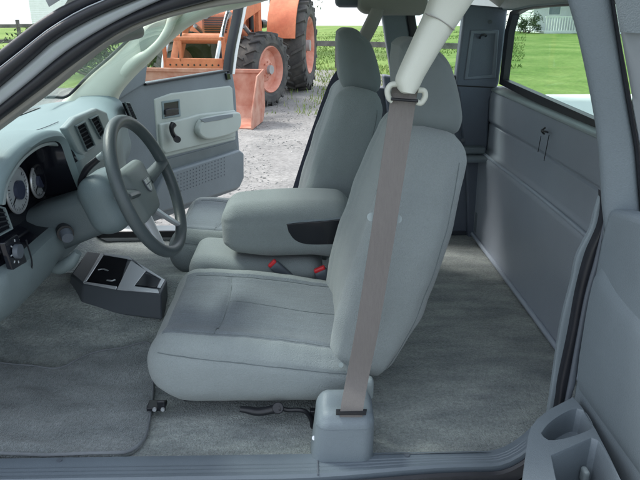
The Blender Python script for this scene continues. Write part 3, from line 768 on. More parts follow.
# hub emblem: small silver ram's-head style shield with a cross
ec = WC+ax*.0005+vv*.006
bm = bmesh.new()
def ep(h, v, o=0): return ec+hh*h+vv*v+ax*o
prism_bm(bm, [ep(-.017, .016), ep(.017, .016), ep(.017, .0), ep(.010, -.014), ep(0, -.020), ep(-.010, -.014), ep(-.017, 0)], ax*.002)
em = finish('hub_emblem', bm, M_trimd, sw_)
bm = bmesh.new()
prism_bm(bm, [ep(-.015, .014, .002), ep(-.002, .014, .002), ep(-.002, .003, .002), ep(-.015, .003, .002)], ax*.0015)
prism_bm(bm, [ep(.002, .014, .002), ep(.015, .014, .002), ep(.015, .003, .002), ep(.002, .003, .002)], ax*.0015)
prism_bm(bm, [ep(-.015, 0, .002), ep(-.002, 0, .002), ep(-.002, -.017, .002), ep(-.009, -.013, .002)], ax*.0015)
prism_bm(bm, [ep(.002, 0, .002), ep(.015, 0, .002), ep(.009, -.013, .002), ep(.002, -.017, .002)], ax*.0015)
finish('emblem_mark', bm, M_chr, sw_)

# ================================================================== FLOOR CONSOLE
zc = .765
A4 = P([(71, 274), (87, 251), (131, 257), (167, 280), (161, 293), (83, 284)], z=zc)
def drop(p, dz, k=0): return V((p.x+k*(p.x+.42)*.1, p.y+(p.y-1.85)*.12*k, p.z-dz))
bm = bmesh.new(); rings(bm, [[drop(p, .085, .6) for p in A4], [drop(p, .008, .05) for p in A4], A4])
cn = finish('floor_console', bm, mat('console grey', (.065, .075, .09), .45, .05, 5), T, bevel=.006, angle=30)
O1 = P([(101, 252.5), (128, 256), (165, 279.5), (159, 292.5), (121, 289), (83, 282)], z=zc+.004)
I1 = P([(103.5, 255), (127.5, 259), (119, 286.5), (87, 281)], z=zc+.004)
q = P([(101, 252.5), (128.5, 256), (131, 258.5), (103.5, 255)], z=zc+.004)
bm = bmesh.new()
def sp(L): prism_bm(bm, P(L, z=zc+.0045), (0, 0, -.004))
sp([(101, 252.5), (103.8, 254.8), (86.5, 280.8), (83, 281.8)])
sp([(104, 252.9), (129, 256.2), (132, 259.6), (104, 255)])
sp([(83, 282.6), (87, 281.6), (117, 286.2), (116, 288.8)])
sp([(131, 260), (146, 270.5), (134, 286), (158, 289.3), (159, 292.5), (117, 289), (118.5, 285.5)])
sp([(134.5, 260.2), (165, 279.5), (160.5, 287.5), (157, 287), (161, 279), (145, 270)])
prism('cup_well', I1, (0, 0, -.003), M_void, cn, bevel=.001)  # flat plate, the shade of a deep well painted near-black
finish('console_bezel', bm, mat('bright bezel', (.50,.52,.56), .25, .03, 5, metal=.3), cn, bevel=.0015)
for L in ([(98, 270), (103, 269.2), (108, 271)], [(107, 280.5), (112, 281), (115, 280)]):
    tube('cup_tab', P(L, z=zc+.004), .003, M_chr, cn, n=8, seg=8)
prism('coin_tray', P([(142, 271.5), (161, 279.5), (156.5, 287), (135, 285)], z=zc+.0035), (0, 0, -.003), M_lens, cn, bevel=.001)  # flat dark insert, shade of the hollow put into its colour
# knee bolster lever
tube('brake_release', [at(78, 252, y=1.40), at(70, 262, y=1.40), at(58, 268, y=1.41), at(45, 262, y=1.42)], [.010, .016, .016, .012], M_dashl, T, n=16, seg=12)

# ================================================================== PASSENGER DOOR (open)
H0 = V((-.80, 2.70, 0)); H1 = V((-.325, 3.55, 0)); DD = (H1-H0).normalized(); DN = V((DD.y, -DD.x, 0))  # normal to the inside (towards us)
if DN.y > 0: DN = -DN
def onD(px, py, off=0.0):
    d = fw + rt*((px-320)/F) + up*((240-py)/F); p0 = H0+DN*off
    t = (p0-O).dot(DN)/d.dot(DN); return O+d*t
def PD(L, off=0.0): return [onD(a, b, off) for a, b in L]
pd = prism('front_door', PD([(112, 100), (120, 70), (144, 84), (228, 70.5), (233, 71.5), (236, 90), (240, 150), (244.5, 153), (244.5, 178), (238, 190), (200, 204), (150, 224), (118, 232)]), -DN*.07, M_trim, T, bevel=.012, seg=3)
pd['label'] = 'passenger front door swung open on the far side'
prism('door_panel', PD([(154, 99), (171, 93), (230, 85.5), (233, 88), (236, 140), (164, 158), (158, 150)], .004), -DN*.02, M_doorp, pd, bevel=.008, seg=3)
prism('armrest_insert', PD([(160, 124), (190, 117), (199, 114), (236, 110), (236, 137), (166, 154), (162, 150)], .018), -DN*.03, M_doorp, pd, bevel=.008, seg=3)
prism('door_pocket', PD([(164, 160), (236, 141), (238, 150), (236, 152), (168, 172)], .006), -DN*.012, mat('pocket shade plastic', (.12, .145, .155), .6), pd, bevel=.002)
prism('pocket_panel', PD([(166, 173), (240, 150), (244, 153), (244.5, 178), (240, 188), (180, 207), (160, 213), (150, 205)], .035), -DN*.05, M_trimm, pd, bevel=.010, seg=3)
# perforated speaker zone
bm = bmesh.new()
for i in range(16):
    for j in range(6):
        p = onD(178+i*3.1, 192-i*1.15-j*3.4, .0362); tube_bm(bm, [p, p+DN*.0010], .0035, n=2, seg=6)
finish('speaker_grille', bm, M_trimd, pd)
# pull cup
def bowl(name, L, off, depth, mt):
    q = PD(L, off); q = spline(q+[q[0]], 33)[:-1]; c = sum(q, V())/len(q)
    prism(name, q, DN*depth, mt, pd, bevel=.010, seg=3)
M_dp=M_doorp
bowl('door_pull', [(195, 123), (200, 117.5), (218, 114), (234, 111.5), (236.5, 118), (235, 128), (226, 134), (205, 139), (196, 136), (193, 130)], .015, .035, M_doorp)
prism('pull_opening', PD([(200, 119.5), (220, 115.5), (233, 114), (233, 117), (220, 120), (205, 122.5)], .052), -DN*.006, M_trimm, pd, bevel=.001)
# inside handle
ring('handle_bezel', PD([(162, 101.5), (180, 99), (181, 116.5), (163, 119)], .008), PD([(164, 103.5), (178.5, 101.2), (179.2, 114.5), (165, 117)], .008), -DN*.01, M_dash, pd)
prism('handle_recess', PD([(164, 103.5), (178.5, 101.2), (179.2, 114.5), (165, 117)], .005), -DN*.004, M_lens, pd, bevel=0)
prism('inner_handle', PD([(166, 110), (172, 108.5), (179, 108.5), (179, 112.5), (172, 113.5), (166, 115)], .02), -DN*.016, M_blk, pd, bevel=.003)
# window crank
tube('window_crank', PD([(173.5, 124), (171.5, 128), (173, 134), (177, 139)], .045), [.016, .011, .011, .014], M_blk, pd, n=16, seg=12)
tube('crank_knob', PD([(176.5, 139)], .04)+PD([(177.5, 139.5)], .075), .016, M_blk, pd, n=3, seg=14)
# mirror sail, window frame and glass
prism('mirror_sail', PD([(112, 105), (118, 86), (128, 70), (140, 56), (150, 50), (146, 84)], .012), -DN*.05, M_trim, pd, bevel=.01, seg=3)
band('frame_post', PD([(227, 74), (230, 50), (236, 20), (243, -20)], .0), PD([(231.5, 74), (234.5, 50), (240.5, 20), (248, -20)], .0), M_rub, pd, out=DN, bulge=.012, thick=.03, n=20)
band('frame_edge', PD([(231.5, 74), (234.5, 50), (240.5, 20), (248, -20)], -.01), PD([(234.5, 74), (238, 50), (244, 20), (252, -20)], -.01), M_white, pd, out=DN, bulge=.006, thick=.03, n=20)
band('belt_seal', PD([(146, 85.5), (180, 79.5), (228, 71.5)], .01), PD([(146, 83.3), (180, 77.3), (228, 69.7)], .01), M_rub, pd, out=DN, bulge=.004, thick=.02, n=20)
prism('window_glass', PD([(140, 84), (228, 71), (234, 30), (242, -15), (120, 20)], -.03), -DN*.004, M_glass, pd, bevel=0)
prism('lock_button', PD([(226.5, 73.5), (230, 73), (231, 79.5), (227.5, 80)], .014), -DN*.012, M_lens, pd, bevel=.002)
# truck wheels
def road_wheel(x, y, sgn):
    bm = bmesh.new(); K = 40; RS = []
    prof = [(.0, .22), (-.02, .33), (0.0, .355), (.04, .365), (.16, .365), (.20, .355), (.22, .33), (.20, .22)]
    for i in range(K+1):
        a = 2*math.pi*i/K; RS.append([V((x+math.cos(a)*r, y+sgn*(-w), .365+math.sin(a)*r)) for w, r in prof])
    rings(bm, RS, cap=False); t = finish('road_wheel', bm, M_rub, T)
    bm = bmesh.new(); tube_bm(bm, [(x, y-sgn*.03, .365), (x, y-sgn*.16, .365)], .225, n=3, seg=32); finish('wheel_rim', bm, M_silv, t)
for x in (-1.65, 2.1): road_wheel(x, 1.02, -1); road_wheel(x, 2.70, 1)

# ================================================================== FLOOR MAT (loose)
mo = P([(-60, 372), (-20, 369), (0, 369), (30, 371), (55, 373), (75, 366), (95, 359.5), (125, 356.5), (151, 354), (153, 375), (153, 398), (150, 420), (146, 437), (138, 448), (125, 455), (108, 457.5), (60, 457), (0, 455.5), (-60, 454)], z=.61)
mo = spline(mo+[mo[0]], 140)[:-1]
def mz(x, y): return fz(x, y)+.008+.016*abs(noise.noise(V((x*4.5+3+y*3, y*7, 5))))+.010*g(y-1.16-.05*math.sin(x*6), .018)*sstep(-.9, -.6, x)*.5
cM = sum(mo, V())/len(mo)
bm = bmesh.new(); layers = [[V((cM.x+(p.x-cM.x)*s, cM.y+(p.y-cM.y)*s, 0)) for p in mo] for s in [i/26 for i in range(1, 27)]]
for L in layers:
    for p in L: p.z = mz(p.x, p.y)+.004
lastring = [V((p.x, p.y, p.z-.011)) for p in layers[-1]]
vs = rings(bm, layers+[lastring], cap=False)
cv = bm.verts.new((cM.x, cM.y, mz(cM.x, cM.y)+.004))
for i in range(len(mo)): bm.faces.new((vs[0][i], vs[0][(i+1) % len(mo)], cv))
fm = finish('floor_mat', bm, M_mat, None)
tag(fm, 'rumpled grey carpet floor mat in the driver footwell beside the door sill', 'floor mat')
bm = bmesh.new(); tube_bm(bm, [V((p.x, p.y, p.z+.001)) for p in layers[-1]], .0042, seg=8, smoothpath=False, closedpath=True, flat=.6)
finish('mat_binding', bm, M_bind, fm)

# ================================================================== OUTSIDE
def gz(x, y):
    r = math.hypot(x, y-2)
    return -.035*max(0, r-52)*sstep(52, 75, r) + .02*noise.noise(V((x*.2, y*.2, 0)))*sstep(14, 30, r)
def sheet(name, rad, nr, zoff, mt, fnz=gz, inside=None):
    bm = bmesh.new(); K = 96
    rs = rad; rows = []
    for r in rs: rows.append([bm.verts.new((r*math.cos(2*math.pi*i/K), 2+r*math.sin(2*math.pi*i/K), fnz(r*math.cos(2*math.pi*i/K), 2+r*math.sin(2*math.pi*i/K))+zoff)) for i in range(K)])
    for a, b in zip(rows, rows[1:]):
        for i in range(K): bm.faces.new((a[i], a[(i+1) % K], b[(i+1) % K], b[i]))
    bm.faces.new(rows[0][::-1])
    o = finish(name, bm, mt, None); o['kind'] = 'structure'; return o
M_lawn = mat('lawn', (0.09, 0.17, 0.035), .95, .3, .5, .6, 40, col2=(.20, .27, .085), vd=12, spec=.1, grain=.25, gs=7)
M_grav = mat('gravel', (0.185, 0.183, 0.178), .95, .3, 1.6, 1.0, 40, col2=(.255, .25, .24), vd=10, spec=.15, grain=.28, gs=26)
sheet('lawn', [.5, 3, 6, 10, 15, 20, 28, 36, 44, 52, 60, 70, 90, 140, 300, 800, 2500], 0, -.006, M_lawn)
# gravel yard: irregular edge
bm = bmesh.new()
yard = [(-7, -6), (8, -6), (9, 2), (6, 8), (3.2, 12), (1.6, 16.2), (-1.5, 17.2), (-3, 15.5), (-4, 13.2), (-8, 12.8), (-11, 8), (-8.5, 1)]
yp = spline([V((a, b, 0)) for a, b in yard+[yard[0]]], 240)[:-1]
c = V((0, 5, 0)); rr = [i/30 for i in range(1, 31)]
rows = []
for s in rr:
    rows.append([])
    for p in yp:
        q = c+(p-c)*s; w = noise.noise(V((p.x*1.7, p.y*1.7, 0)))*.35*s*s
        q += (p-c).normalized()*w; q.z = .012+.018*noise.noise(V((q.x*2.5, q.y*2.5, 2))) - .012*sstep(.93, 1, s)+.006
        rows[-1].append(q)
vs = rings(bm, rows, cap=False)
cv = bm.verts.new((0, 5, .01))
for i in range(len(yp)): bm.faces.new((vs[0][i], vs[0][(i+1) % len(yp)], cv))
o = finish('gravel_yard', bm, M_grav, None); o['kind'] = 'structure'
# loose stones
bm = bmesh.new()
for k in range(5200):
    y = random.uniform(3.0, 12.5); x = random.uniform(-1.6, .9)*y/6
    s = random.uniform(.005, .013); a = random.uniform(0, 6.28)
    rot = Matrix.Rotation(a, 3, 'Z') @ Matrix.Rotation(random.uniform(-.4, .4), 3, 'X')
    box_bm(bm, (x, y, .020), (s*1.5, s, s*.7), rot)
o = finish('loose_gravel', bm, mat('stones', (.20, .198, .19), .9, .5, 9, col2=(.36, .355, .34)), None, smooth=False); o['kind'] = 'stuff'
tag(o, 'pale loose gravel stones scattered on the yard', 'gravel')
# weeds where gravel meets lawn
bm = bmesh.new()
for k in range(3800):
    if random.random() < .6: y = random.gauss(15.3, 1.3); x = random.uniform(-1.5, 2.6)
    else: y = random.uniform(9.5, 14); x = random.gauss(.75, .45)+ (y-11)*.1
    h = random.uniform(.04, .13); a = random.uniform(0, 6.28); w = .012
    d = V((math.cos(a), math.sin(a), 0)); l = V((random.uniform(-.05, .05), random.uniform(-.05, .05), h))
    p = V((x, y, .0)); v = [bm.verts.new(p-d*w), bm.verts.new(p+d*w), bm.verts.new(p+l)]; bm.faces.new(v)
o = finish('weeds', bm, mat('weed green', (.12, .22, .04), .8, .4, 3, col2=(.28, .30, .10)), None, smooth=False); o['kind'] = 'stuff'
tag(o, 'thin green weeds growing along the gravel edge', 'weeds')

bm = bmesh.new()
for k in range(16000):
    y = random.uniform(16.8, 44); x = random.uniform(-.07, .34)*y
    if noise.noise(V((x*.5, y*.5, 4))) < -.12: continue
    h = random.uniform(.03, .09); a = random.uniform(-.6, .6); w = random.uniform(.010, .03)
    d = V((math.cos(a), math.sin(a), 0)); p = V((x, y, gz(x, y)-.01)); l = V((random.uniform(-.06, .06), random.uniform(-.06, .06), h))
    bm.faces.new([bm.verts.new(p-d*w), bm.verts.new(p+d*w), bm.verts.new(p+l)])
o = finish('grass', bm, mat('grass blades', (.10, .19, .035), .8, .4, .9, col2=(.26, .33, .11), vd=6), None, smooth=False); o['kind'] = 'stuff'
tag(o, 'taller tufts of bright green grass over the field', 'grass')

# ---- tractor
M_or = mat('tractor orange', (.46, .115, .05), .55, .12, 3, col2=(.62, .21, .10), vd=12, grain=.10, gs=16)
M_orf = mat('faded orange', (.36, .13, .085), .85, .2, 5, col2=(.50, .29, .22), vd=8)
M_tyre = mat('tractor tyre', (.040, .042, .045), .9, .3, 5, .5, 60, col2=(.105, .10, .092), vd=10)
hd_ = math.atan2(-.985, -.17)
fwc = V((-.70, 10.6, 0))
TR = empty('tractor', (0, 0, 0), 'orange farm tractor with front loader bucket parked on the gravel', 'tractor', rz=hd_)
# place so that local (0,.62) -> front left wheel
ch, sh_ = math.cos(hd_), math.sin(hd_)
TR.location = (fwc.x-(-sh_*.66), fwc.y-(ch*.66), 0)
def twheel(cx, cy, rad, wid, steer, rimr, side):
    C = V((cx, cy, rad)); rotm = Matrix.Rotation(steer, 3, 'Z')
    def pt(a, r, w): return C+rotm @ V((math.cos(a)*r, w, math.sin(a)*r))
    bm = bmesh.new(); K = 48; h = wid/2
    prof = [(-h*.8, rimr), (-h, rimr+.06), (-h*1.0, rad*.86), (-h*.85, rad*.93), (0, rad*.955), (h*.85, rad*.93), (h, rad*.86), (h, rimr+.06), (h*.8, rimr)]
    RS = [[pt(2*math.pi*i/K, r, w) for w, r in prof] for i in range(K+1)]
    rings(bm, RS, cap=False)
    nl = 20
    for s in (-1, 1):
        for i in range(nl):
            a0 = 2*math.pi*(i+(.5 if s > 0 else 0))/nl; da = .17
            A = [pt(a0, rad*.94, s*.01), pt(a0+da*.35, rad*.94, s*.01), pt(a0+da*1.25, rad*.90, s*h*1.01), pt(a0+da*.8, rad*.90, s*h*1.01)]
            B = [pt(a0, rad*1.0, s*.01), pt(a0+da*.3, rad*1.0, s*.01), pt(a0+da*1.2, rad*.975, s*h*1.02), pt(a0+da*.85, rad*.975, s*h*1.02)]
            Cc = [pt(a0+da*1.5, rad*.80, s*h*1.03), pt(a0+da*1.05, rad*.80, s*h*1.03)]
            va = [bm.verts.new(p) for p in A]; vb = [bm.verts.new(p) for p in B]; vc = [bm.verts.new(p) for p in Cc]
            bm.faces.new(vb); 
            for k in range(4):
                if k != 2: bm.faces.new((va[k], va[(k+1) % 4], vb[(k+1) % 4], vb[k]))
            bm.faces.new((vb[3], vb[2], vc[0], vc[1])); bm.faces.new((vb[2], va[2], vc[0])); bm.faces.new((vb[3], vc[1], va[3]))
    t = finish('wheel', bm, M_tyre, TR, angle=30)
    bm = bmesh.new(); sd = side
    pr = [(h*.85, rimr+.015), (h*.95, rimr), (h*.8, rimr*.93), (h*.35, rimr*.86), (h*.25, rimr*.55), (h*.45, rimr*.45), (h*.5, rimr*.22), (h*.75, rimr*.18), (h*.78, .001)]
    RS = [[pt(2*math.pi*i/32, r, sd*w) for w, r in pr] for i in range(33)]
    rings(bm, RS, cap=False, closed=False)
    for i in range(8): tube_bm(bm, [pt(2*math.pi*i/8, rimr*.34, sd*h*.45), pt(2*math.pi*i/8, rimr*.34, sd*h*.62)], .014, n=2, seg=8)
    finish('wheel_rim', bm, mat('wheel orange', (.50, .18, .12), .75, .12, 6, col2=(.60, .31, .24)), t)
    bm = bmesh.new(); tube_bm(bm, [pt(0, 0, sd*h*.5), pt(0, 0, sd*h*.95)], rimr*.2, n=3, seg=12); finish('wheel_hub', bm, mat('hub grey', (.3, .3, .3), .6), t)
twheel(0, .66, .60, .36, R(-19), .36, 1); twheel(0, -.66, .60, .36, R(-19), .36, -1)
twheel(-2.15, .86, .86, .50, 0, .52, 1); twheel(-2.15, -.86, .86, .50, 0, .52, -1)
softbox('engine_hood', (-.55, 0, 1.28), (1.55, .58, .46), .12, M_or, TR, res=.05)
box('engine_block', (-.7, 0, .85), (1.6, .36, .42), mat('engine grey', (.06, .055, .055), .6, .3, 9), TR, bevel=.03)
box('front_axle', (0, 0, .60), (.16, 1.1, .14), M_or, TR, bevel=.02)
for s in (-1, 1):
    bm = bmesh.new(); RS = []
    for i in range(14):
        a = R(10+150*i/13); c = V((-2.15, 0, .86)); p = c+V((math.cos(a)*1.0, 0, math.sin(a)*1.0))
        q = c+V((math.cos(a)*.96, 0, math.sin(a)*.96))
        RS.append([V((p.x, s*.46, p.z)), V((p.x, s*.98, p.z)), V((q.x, s*.98, q.z)), V((q.x, s*.46, q.z))])
    rings(bm, RS); finish('rear_fender', bm, M_or, TR)
box('operator_platform', (-1.75, 0, .95), (.9, .9, .08), M_blk, TR, bevel=.02)
softbox('operator_seat', (-2.1, 0, 1.25), (.45, .45, .16), .05, M_blk, TR, res=.04)
bm = bmesh.new()
for s in (-1, 1): tube_bm(bm, [(-2.5, s*.42, 1.0), (-2.5, s*.42, 2.3)], .04, n=3, seg=8)
tube_bm(bm, [(-2.5, -.42, 2.3), (-2.5, .42, 2.3)], .04, n=3, seg=8); finish('roll_bar', bm, M_blk, TR)
tube('exhaust_pipe', [(-.5, .36, 1.2), (-.5, .36, 2.2)], .045, M_blk, TR, n=3)
for s in (-1, 1):
    y_ = s*.40
    prism('loader_post', [(-.95, y_-.04, .6), (-.75, y_-.04, .6), (-.72, y_-.04, 1.75), (-.92, y_-.04, 1.75)], (0, .08, 0), M_or, TR, bevel=.01)
    pts = [(-.86, 1.72), (.25, 1.55), (.75, 1.40), (1.28, .72), (1.50, .20), (1.36, .18), (1.12, .64), (.62, 1.22), (.15, 1.37), (-.86, 1.52)]
    la_ = prism('loader_arm', [(a, y_-.06, b) for a, b in pts], (0, .12, 0), M_or, TR, bevel=.01)
    tube('lift_cylinder', [(-.80, y_-.0, .95), (.15, y_, 1.28)], .035, M_chr, la_, n=3)
    tube('tilt_cylinder', [(.62, y_-.10, 1.52), (1.25, y_-.10, .95), (1.45, y_-.1, .55)], .032, M_chr, la_, n=5)
bm = bmesh.new()
for s in (-1, 1):
    for o_ in (0, .035):
        tube_bm(bm, [(-.75, s*.36, 1.0+o_), (-.3, s*.32, 1.62+o_), (.5, s*.32, 1.55+o_), (.95, s*.32, 1.28+o_), (1.2, s*.32, .85)], .012, n=20, seg=6)
finish('hydraulic_hose', bm, M_blk, TR)
bm = bmesh.new()
for k in range(9): box_bm(bm, (.236, 0, 1.12+.035*k), (.012, .44, .014))
finish('grille', bm, M_blk, TR)
for s in (-1, 1): tube('headlight', [(.22, s*.19, 1.44), (.245, s*.19, 1.44)], .06, M_gauge, TR, n=3, seg=18)
bm = bmesh.new(); tube_bm(bm, [(.95, -.36, 1.12), (.95, .36, 1.12)], .075, n=3, seg=14); finish('cross_tube', bm, M_or, TR)
bm = bmesh.new()
box_bm(bm, (1.42, 0, .80), (.05, .90, .14)); box_bm(bm, (1.42, 0, 1.14), (.05, .90, .05)); 
for s in (-.44, .44): box_bm(bm, (1.42, s, .85), (.05, .05, .62))
box_bm(bm, (1.42, -.2, .97), (.05, .04, .3))
finish('bucket_frame', bm, M_or, TR, bevel=.008)
bm = bmesh.new()
for i in range(9): tube_bm(bm, [(1.446, -.36+.09*i, .78), (1.449, -.36+.09*i, .78)], .014, n=2, seg=8)
finish('frame_hole', bm, M_blk, TR)
# bucket: curved shell with end plates
prof = [(1.50, .70), (1.48, .45), (1.50, .22), (1.60, .07), (1.80, .03), (2.20, .02)]
inner = [(2.20, .035), (1.82, .05), (1.64, .09), (1.54, .23), (1.52, .45), (1.54, .70)]
bm = bmesh.new(); rings(bm, [[V((a, s, b)) for a, b in prof+inner] for s in (-1.0, 1.0)]); bk = finish('bucket', bm, M_orf, TR, angle=30)
for s in (-1.01, 1.01):
    prism('bucket_end', [(1.48, s, .74), (1.86, s, .68), (2.22, s, .22), (2.24, s, .02), (1.62, s, .03), (1.47, s, .2)], (0, .02 if s > 0 else -.02, 0), M_orf, bk, bevel=.004)
box('bucket_lip', (1.52, 0, .715), (.08, 2.02, .05), M_orf, bk, bevel=.006)

# ---- fences
M_wood = mat('weathered wood', (.09, .085, .085), .9, .3, 6, .5, 60, col2=(.16, .15, .145))
M_woodg = mat('grey fence wood', (.20, .20, .22), .9, .25, 6, .5, 60, col2=(.30, .30, .31))
def fence(a, b, zr, hp_, sp, label, mt, pr=.06, rr=.05):
    a, b = V((a[0], a[1], 0)), V((b[0], b[1], 0)); L = (b-a).length; d = (b-a)/L; n = int(L/sp)
    ang = math.atan2(d.y, d.x); rot = Matrix.Rotation(ang, 3, 'Z'); f = None
    f = empty('fence', a, label, 'fence', world=True)
    for i in range(n+1):
        p = a+d*(L*i/n); z0 = gz(p.x, p.y)
        bm = bmesh.new(); box_bm(bm, (p.x, p.y, z0+hp_/2-.1), (pr*2, pr*2, hp_+.2), rot); finish('post', bm, mt, f, bevel=.01)
    for z in zr:
        for i in range(n):
            p = a+d*(L*i/n); q = a+d*(L*(i+1)/n); zz = (gz(p.x, p.y)+gz(q.x, q.y))/2
            bm = bmesh.new(); m_ = (p+q)/2; off = rot @ V((0, -pr-.012, 0))
            box_bm(bm, m_+V((0, 0, zz+z+random.uniform(-.01, .01)))+off, (L/n+.02 if False else L/n-.01, .03, rr*2), rot); finish('rail', bm, mt, f, bevel=.005)
fence((-3, 19.0), (4.75, 16.1), (.63,), .80, 3.4, 'low dark single rail fence between gravel and green field', M_wood, .06, .07)
def ground(px, py, z=0): return at(px, py, z=z)
fence((-13, 14), (-24, 33), (.28, .66, 1.04), 1.25, 2.6, 'grey board fence beyond the hood of the truck', M_woodg, .08, .07)
fence((-12.5, 22.0), (-4.6, 24.5), (.45, .95), 1.15, 2.5, 'weathered two rail fence seen through the windscreen', M_wood, .06, .06)

# ---- driveway and white shed seen over the hood
prism('driveway', [(-30, 10.2, .004), (-8, 12.4, .004), (-8, 15.3, .004), (-30, 13.8, .004)], (0, 0, .004), M_grav, None, bevel=0)['kind'] = 'structure'
def siding_box(root, name, x0, x1, y0, y1, z0, z1, mt, step=.16):
    bm = bmesh.new(); n = int((z1-z0)/step); RS = []
    for i in range(n):
        za, zb = z0+(z1-z0)*i/n, z0+(z1-z0)*(i+1)/n
        for z, o_ in ((za, .025), (zb-.01, .0), (zb, .0)):
            RS.append([V((x0-o_, y0-o_, z)), V((x1+o_, y0-o_, z)), V((x1+o_, y1+o_, z)), V((x0-o_, y1+o_, z))])
    rings(bm, RS); return finish(name, bm, mt, root, smooth=False)
M_side = mat('white siding', (.72, .74, .76), .6, .05, 2)
M_roofs = mat('grey shingles', (.16, .16, .17), .9, .3, 5)
hs = empty('house', (17.8, 43, 0), 'white sided house with a small porch seen through the rear window', 'house', rz=R(8))
siding_box(hs, 'wall', -3.0, 0.0, 0, 7, -.2, 3.0, M_side)
siding_box(hs, 'wall', 0.03, 9, -3, 7, -.2, 3.2, M_side)
rfm = prism('roof', [(-3.4, -3.4, 3.0), (-3.4, 2.2, 5.2), (-3.4, 7.4, 3.0)], (12.9, 0, 0), M_roofs, hs, bevel=0)
for x, y_, w in ((1.6, -3.03, 1.1), (4.6, -3.03, 1.1)):
    w_ = box('window', (x, y_, 1.55), (w, .05, 1.3), M_white, hs, bevel=.01); box('pane', (x, y_-.03, 1.55), (w-.2, .02, 1.1), mat('window pane', (.20, .24, .28), .1), w_, bevel=0)
pw = box('window', (-1.6, -.03, 1.6), (.9, .05, 1.2), M_white, hs, bevel=.01); box('pane', (-1.6, -.06, 1.6), (.75, .02, 1.0), mat('window pane', (.2, .24, .28), .1), pw, bevel=0)
bm = bmesh.new()
for i in range(16): box_bm(bm, (-2.9+.18*i, -1.6, .55), (.05, .05, .8))
box_bm(bm, (-1.5, -1.6, .98), (3.0, .08, .07)); box_bm(bm, (-1.5, -1.6, .14), (3.0, .08, .07)); finish('porch_railing', bm, M_white, hs)
box('porch_floor', (-1.5, -.85, .05), (3.0, 1.6, .14), M_side, hs, bevel=.01)
sd = empty('shed', (-24.0, 62, 0), 'plain white shed beyond the fence over the hood', 'shed', rz=R(-15))
siding_box(sd, 'wall', -1.7, 1.7, 0, 4, -1, 3.2, M_side); prism('roof', [(-2, -.3, 3.2), (-2, 2, 4.6), (-2, 4.3, 3.2)], (4, 0, 0), M_roofs, sd, bevel=0)

# ---- foliage
M_leaf = mat('leaves', (.035, .085, .018), .7, .5, 3, col2=(.10, .17, .04)); M_leafd = mat('dark leaves', (.02, .045, .014), .75, .5, 4, col2=(.06, .10, .03))
M_bark = mat('bark', (.09, .07, .055), .9, .3, 9, .5, 40)
def plant(name, loc, label, cat, blobs, n, ls, mt, trunk=None, group=None):
    f = empty(name, loc, label, cat, group=group); bm = bmesh.new()
    for _ in range(n):
        bx, by, bz, br = random.choice(blobs)
        d = V((random.gauss(0, 1), random.gauss(0, 1), random.gauss(0, 1))).normalized()*br*random.uniform(.35, 1.05)
        if noise.noise((d+V((bx, by, bz)))*2.2) < -.18: continue
        p = V((bx, by, bz))+d
        if p.z < .02: continue
        a = V((random.gauss(0, 1), random.gauss(0, 1), random.gauss(0, 1))).normalized(); b = a.orthogonal().normalized()
        s = ls*random.uniform(.6, 1.4)
        bm.faces.new([bm.verts.new(p+q) for q in (a*s, b*s*.45, -a*s, -b*s*.45)])
    finish('crown' if trunk else 'foliage', bm, mt, f, smooth=False)
    if trunk:
        bm = bmesh.new(); tube_bm(bm, [(0, 0, -.2), (.05, 0, trunk*.5), (0, .05, trunk)], [trunk*.05, trunk*.035, trunk*.02], n=8, seg=10)
        for bx, by, bz, br in blobs[:6]: tube_bm(bm, [(0, 0, trunk*.6), (bx*.5, by*.5, (bz+trunk*.7)/2), (bx, by, bz)], [trunk*.02, trunk*.01], n=6, seg=6)
        finish('trunk', bm, M_bark, f)
    else:
        bm = bmesh.new()
        for bx, by, bz, br in blobs: tube_bm(bm, [(bx*.3, by*.3, -.05), (bx, by, bz)], [.03, .01], n=4, seg=6)
        finish('stem', bm, M_bark, f)
    return f
plant('bush', (-4.3, 15.5, 0), 'large dark green bush behind the loader frame', 'bush', [(random.uniform(-2.2, 1.5), random.uniform(-.5, .8), random.uniform(.3, .95), random.uniform(.4, .65)) for _ in range(16)], 9000, .045, M_leafd)
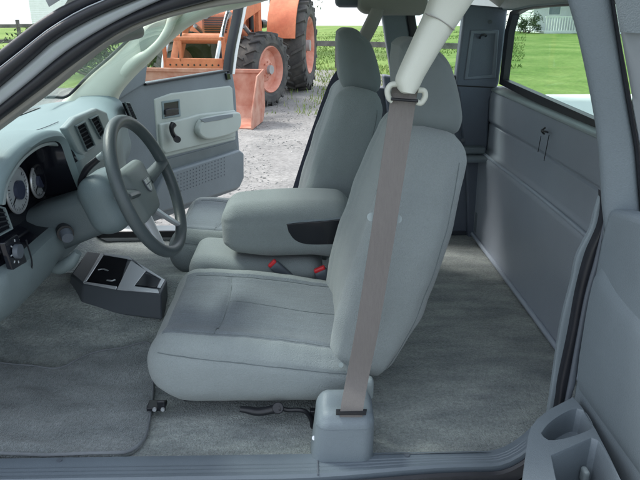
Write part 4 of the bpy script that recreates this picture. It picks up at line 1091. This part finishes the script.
plant('bush', (-3.4, 17.6, 0), 'paler leafy bush behind the large dark bush', 'bush', [(random.uniform(-.9, .7), random.uniform(-.5, .5), random.uniform(.3, .8), random.uniform(.35, .6)) for _ in range(8)], 4000, .045, M_leaf)
plant('tree', (-1.2, 24, 0), 'leafy tree whose low branches hang behind the tractor', 'tree', [(random.uniform(-2.5, 2.4), random.uniform(-1.5, 1.5), random.uniform(2.3, 5), random.uniform(.5, 1.1)) for _ in range(22)], 12000, .07, M_leaf, trunk=3.6)
plant('bush', (13.9, 41.2, 0), 'dark shrub at the corner of the white house', 'bush', [(random.uniform(-.9, .9), random.uniform(-.4, .4), random.uniform(.3, 1.0), random.uniform(.35, .6)) for _ in range(7)], 2500, .06, M_leafd)

# ================================================================== LIGHT
W = bpy.data.worlds.new('World'); S.world = W; W.use_nodes = True
nt = W.node_tree; bg = nt.nodes['Background']; sk = nt.nodes.new('ShaderNodeTexSky'); sk.sky_type = 'NISHITA'; sk.sun_disc = False
ELEV, AZ = 52, 300   # azimuth of the sun measured clockwise from +y
sk.sun_elevation = R(ELEV); sk.sun_rotation = R(AZ); sk.dust_density = 4.0; sk.air_density = 1.0; sk.ozone_density = 1.0
# thin bright overcast: the clear sky seen through a veil of cloud
mx = nt.nodes.new('ShaderNodeMix'); mx.data_type = 'RGBA'; mx.inputs[0].default_value = .6; mx.inputs[7].default_value = (6.6, 7.1, 7.6, 1)
nt.links.new(sk.outputs[0], mx.inputs[6]); nt.links.new(mx.outputs[2], bg.inputs['Color']); bg.inputs['Strength'].default_value = .12
sun = bpy.data.objects.new('sun', bpy.data.lights.new('sun', 'SUN')); COL.objects.link(sun)
sun.data.energy = 1.5; sun.data.angle = R(14); sun.data.color = (1, .97, .92)
dv = V((math.sin(R(AZ))*math.cos(R(ELEV)), math.cos(R(AZ))*math.cos(R(ELEV)), math.sin(R(ELEV))))
sun.rotation_euler = dv.to_track_quat('Z', 'Y').to_euler()
S.view_settings.view_transform = 'Standard'; S.view_settings.look = 'None'; S.view_settings.gamma = 1; S.view_settings.exposure = 1.38
S.render.engine = 'CYCLES'; S.cycles.max_bounces = 10; S.cycles.diffuse_bounces = 5; S.cycles.transparent_max_bounces = 12
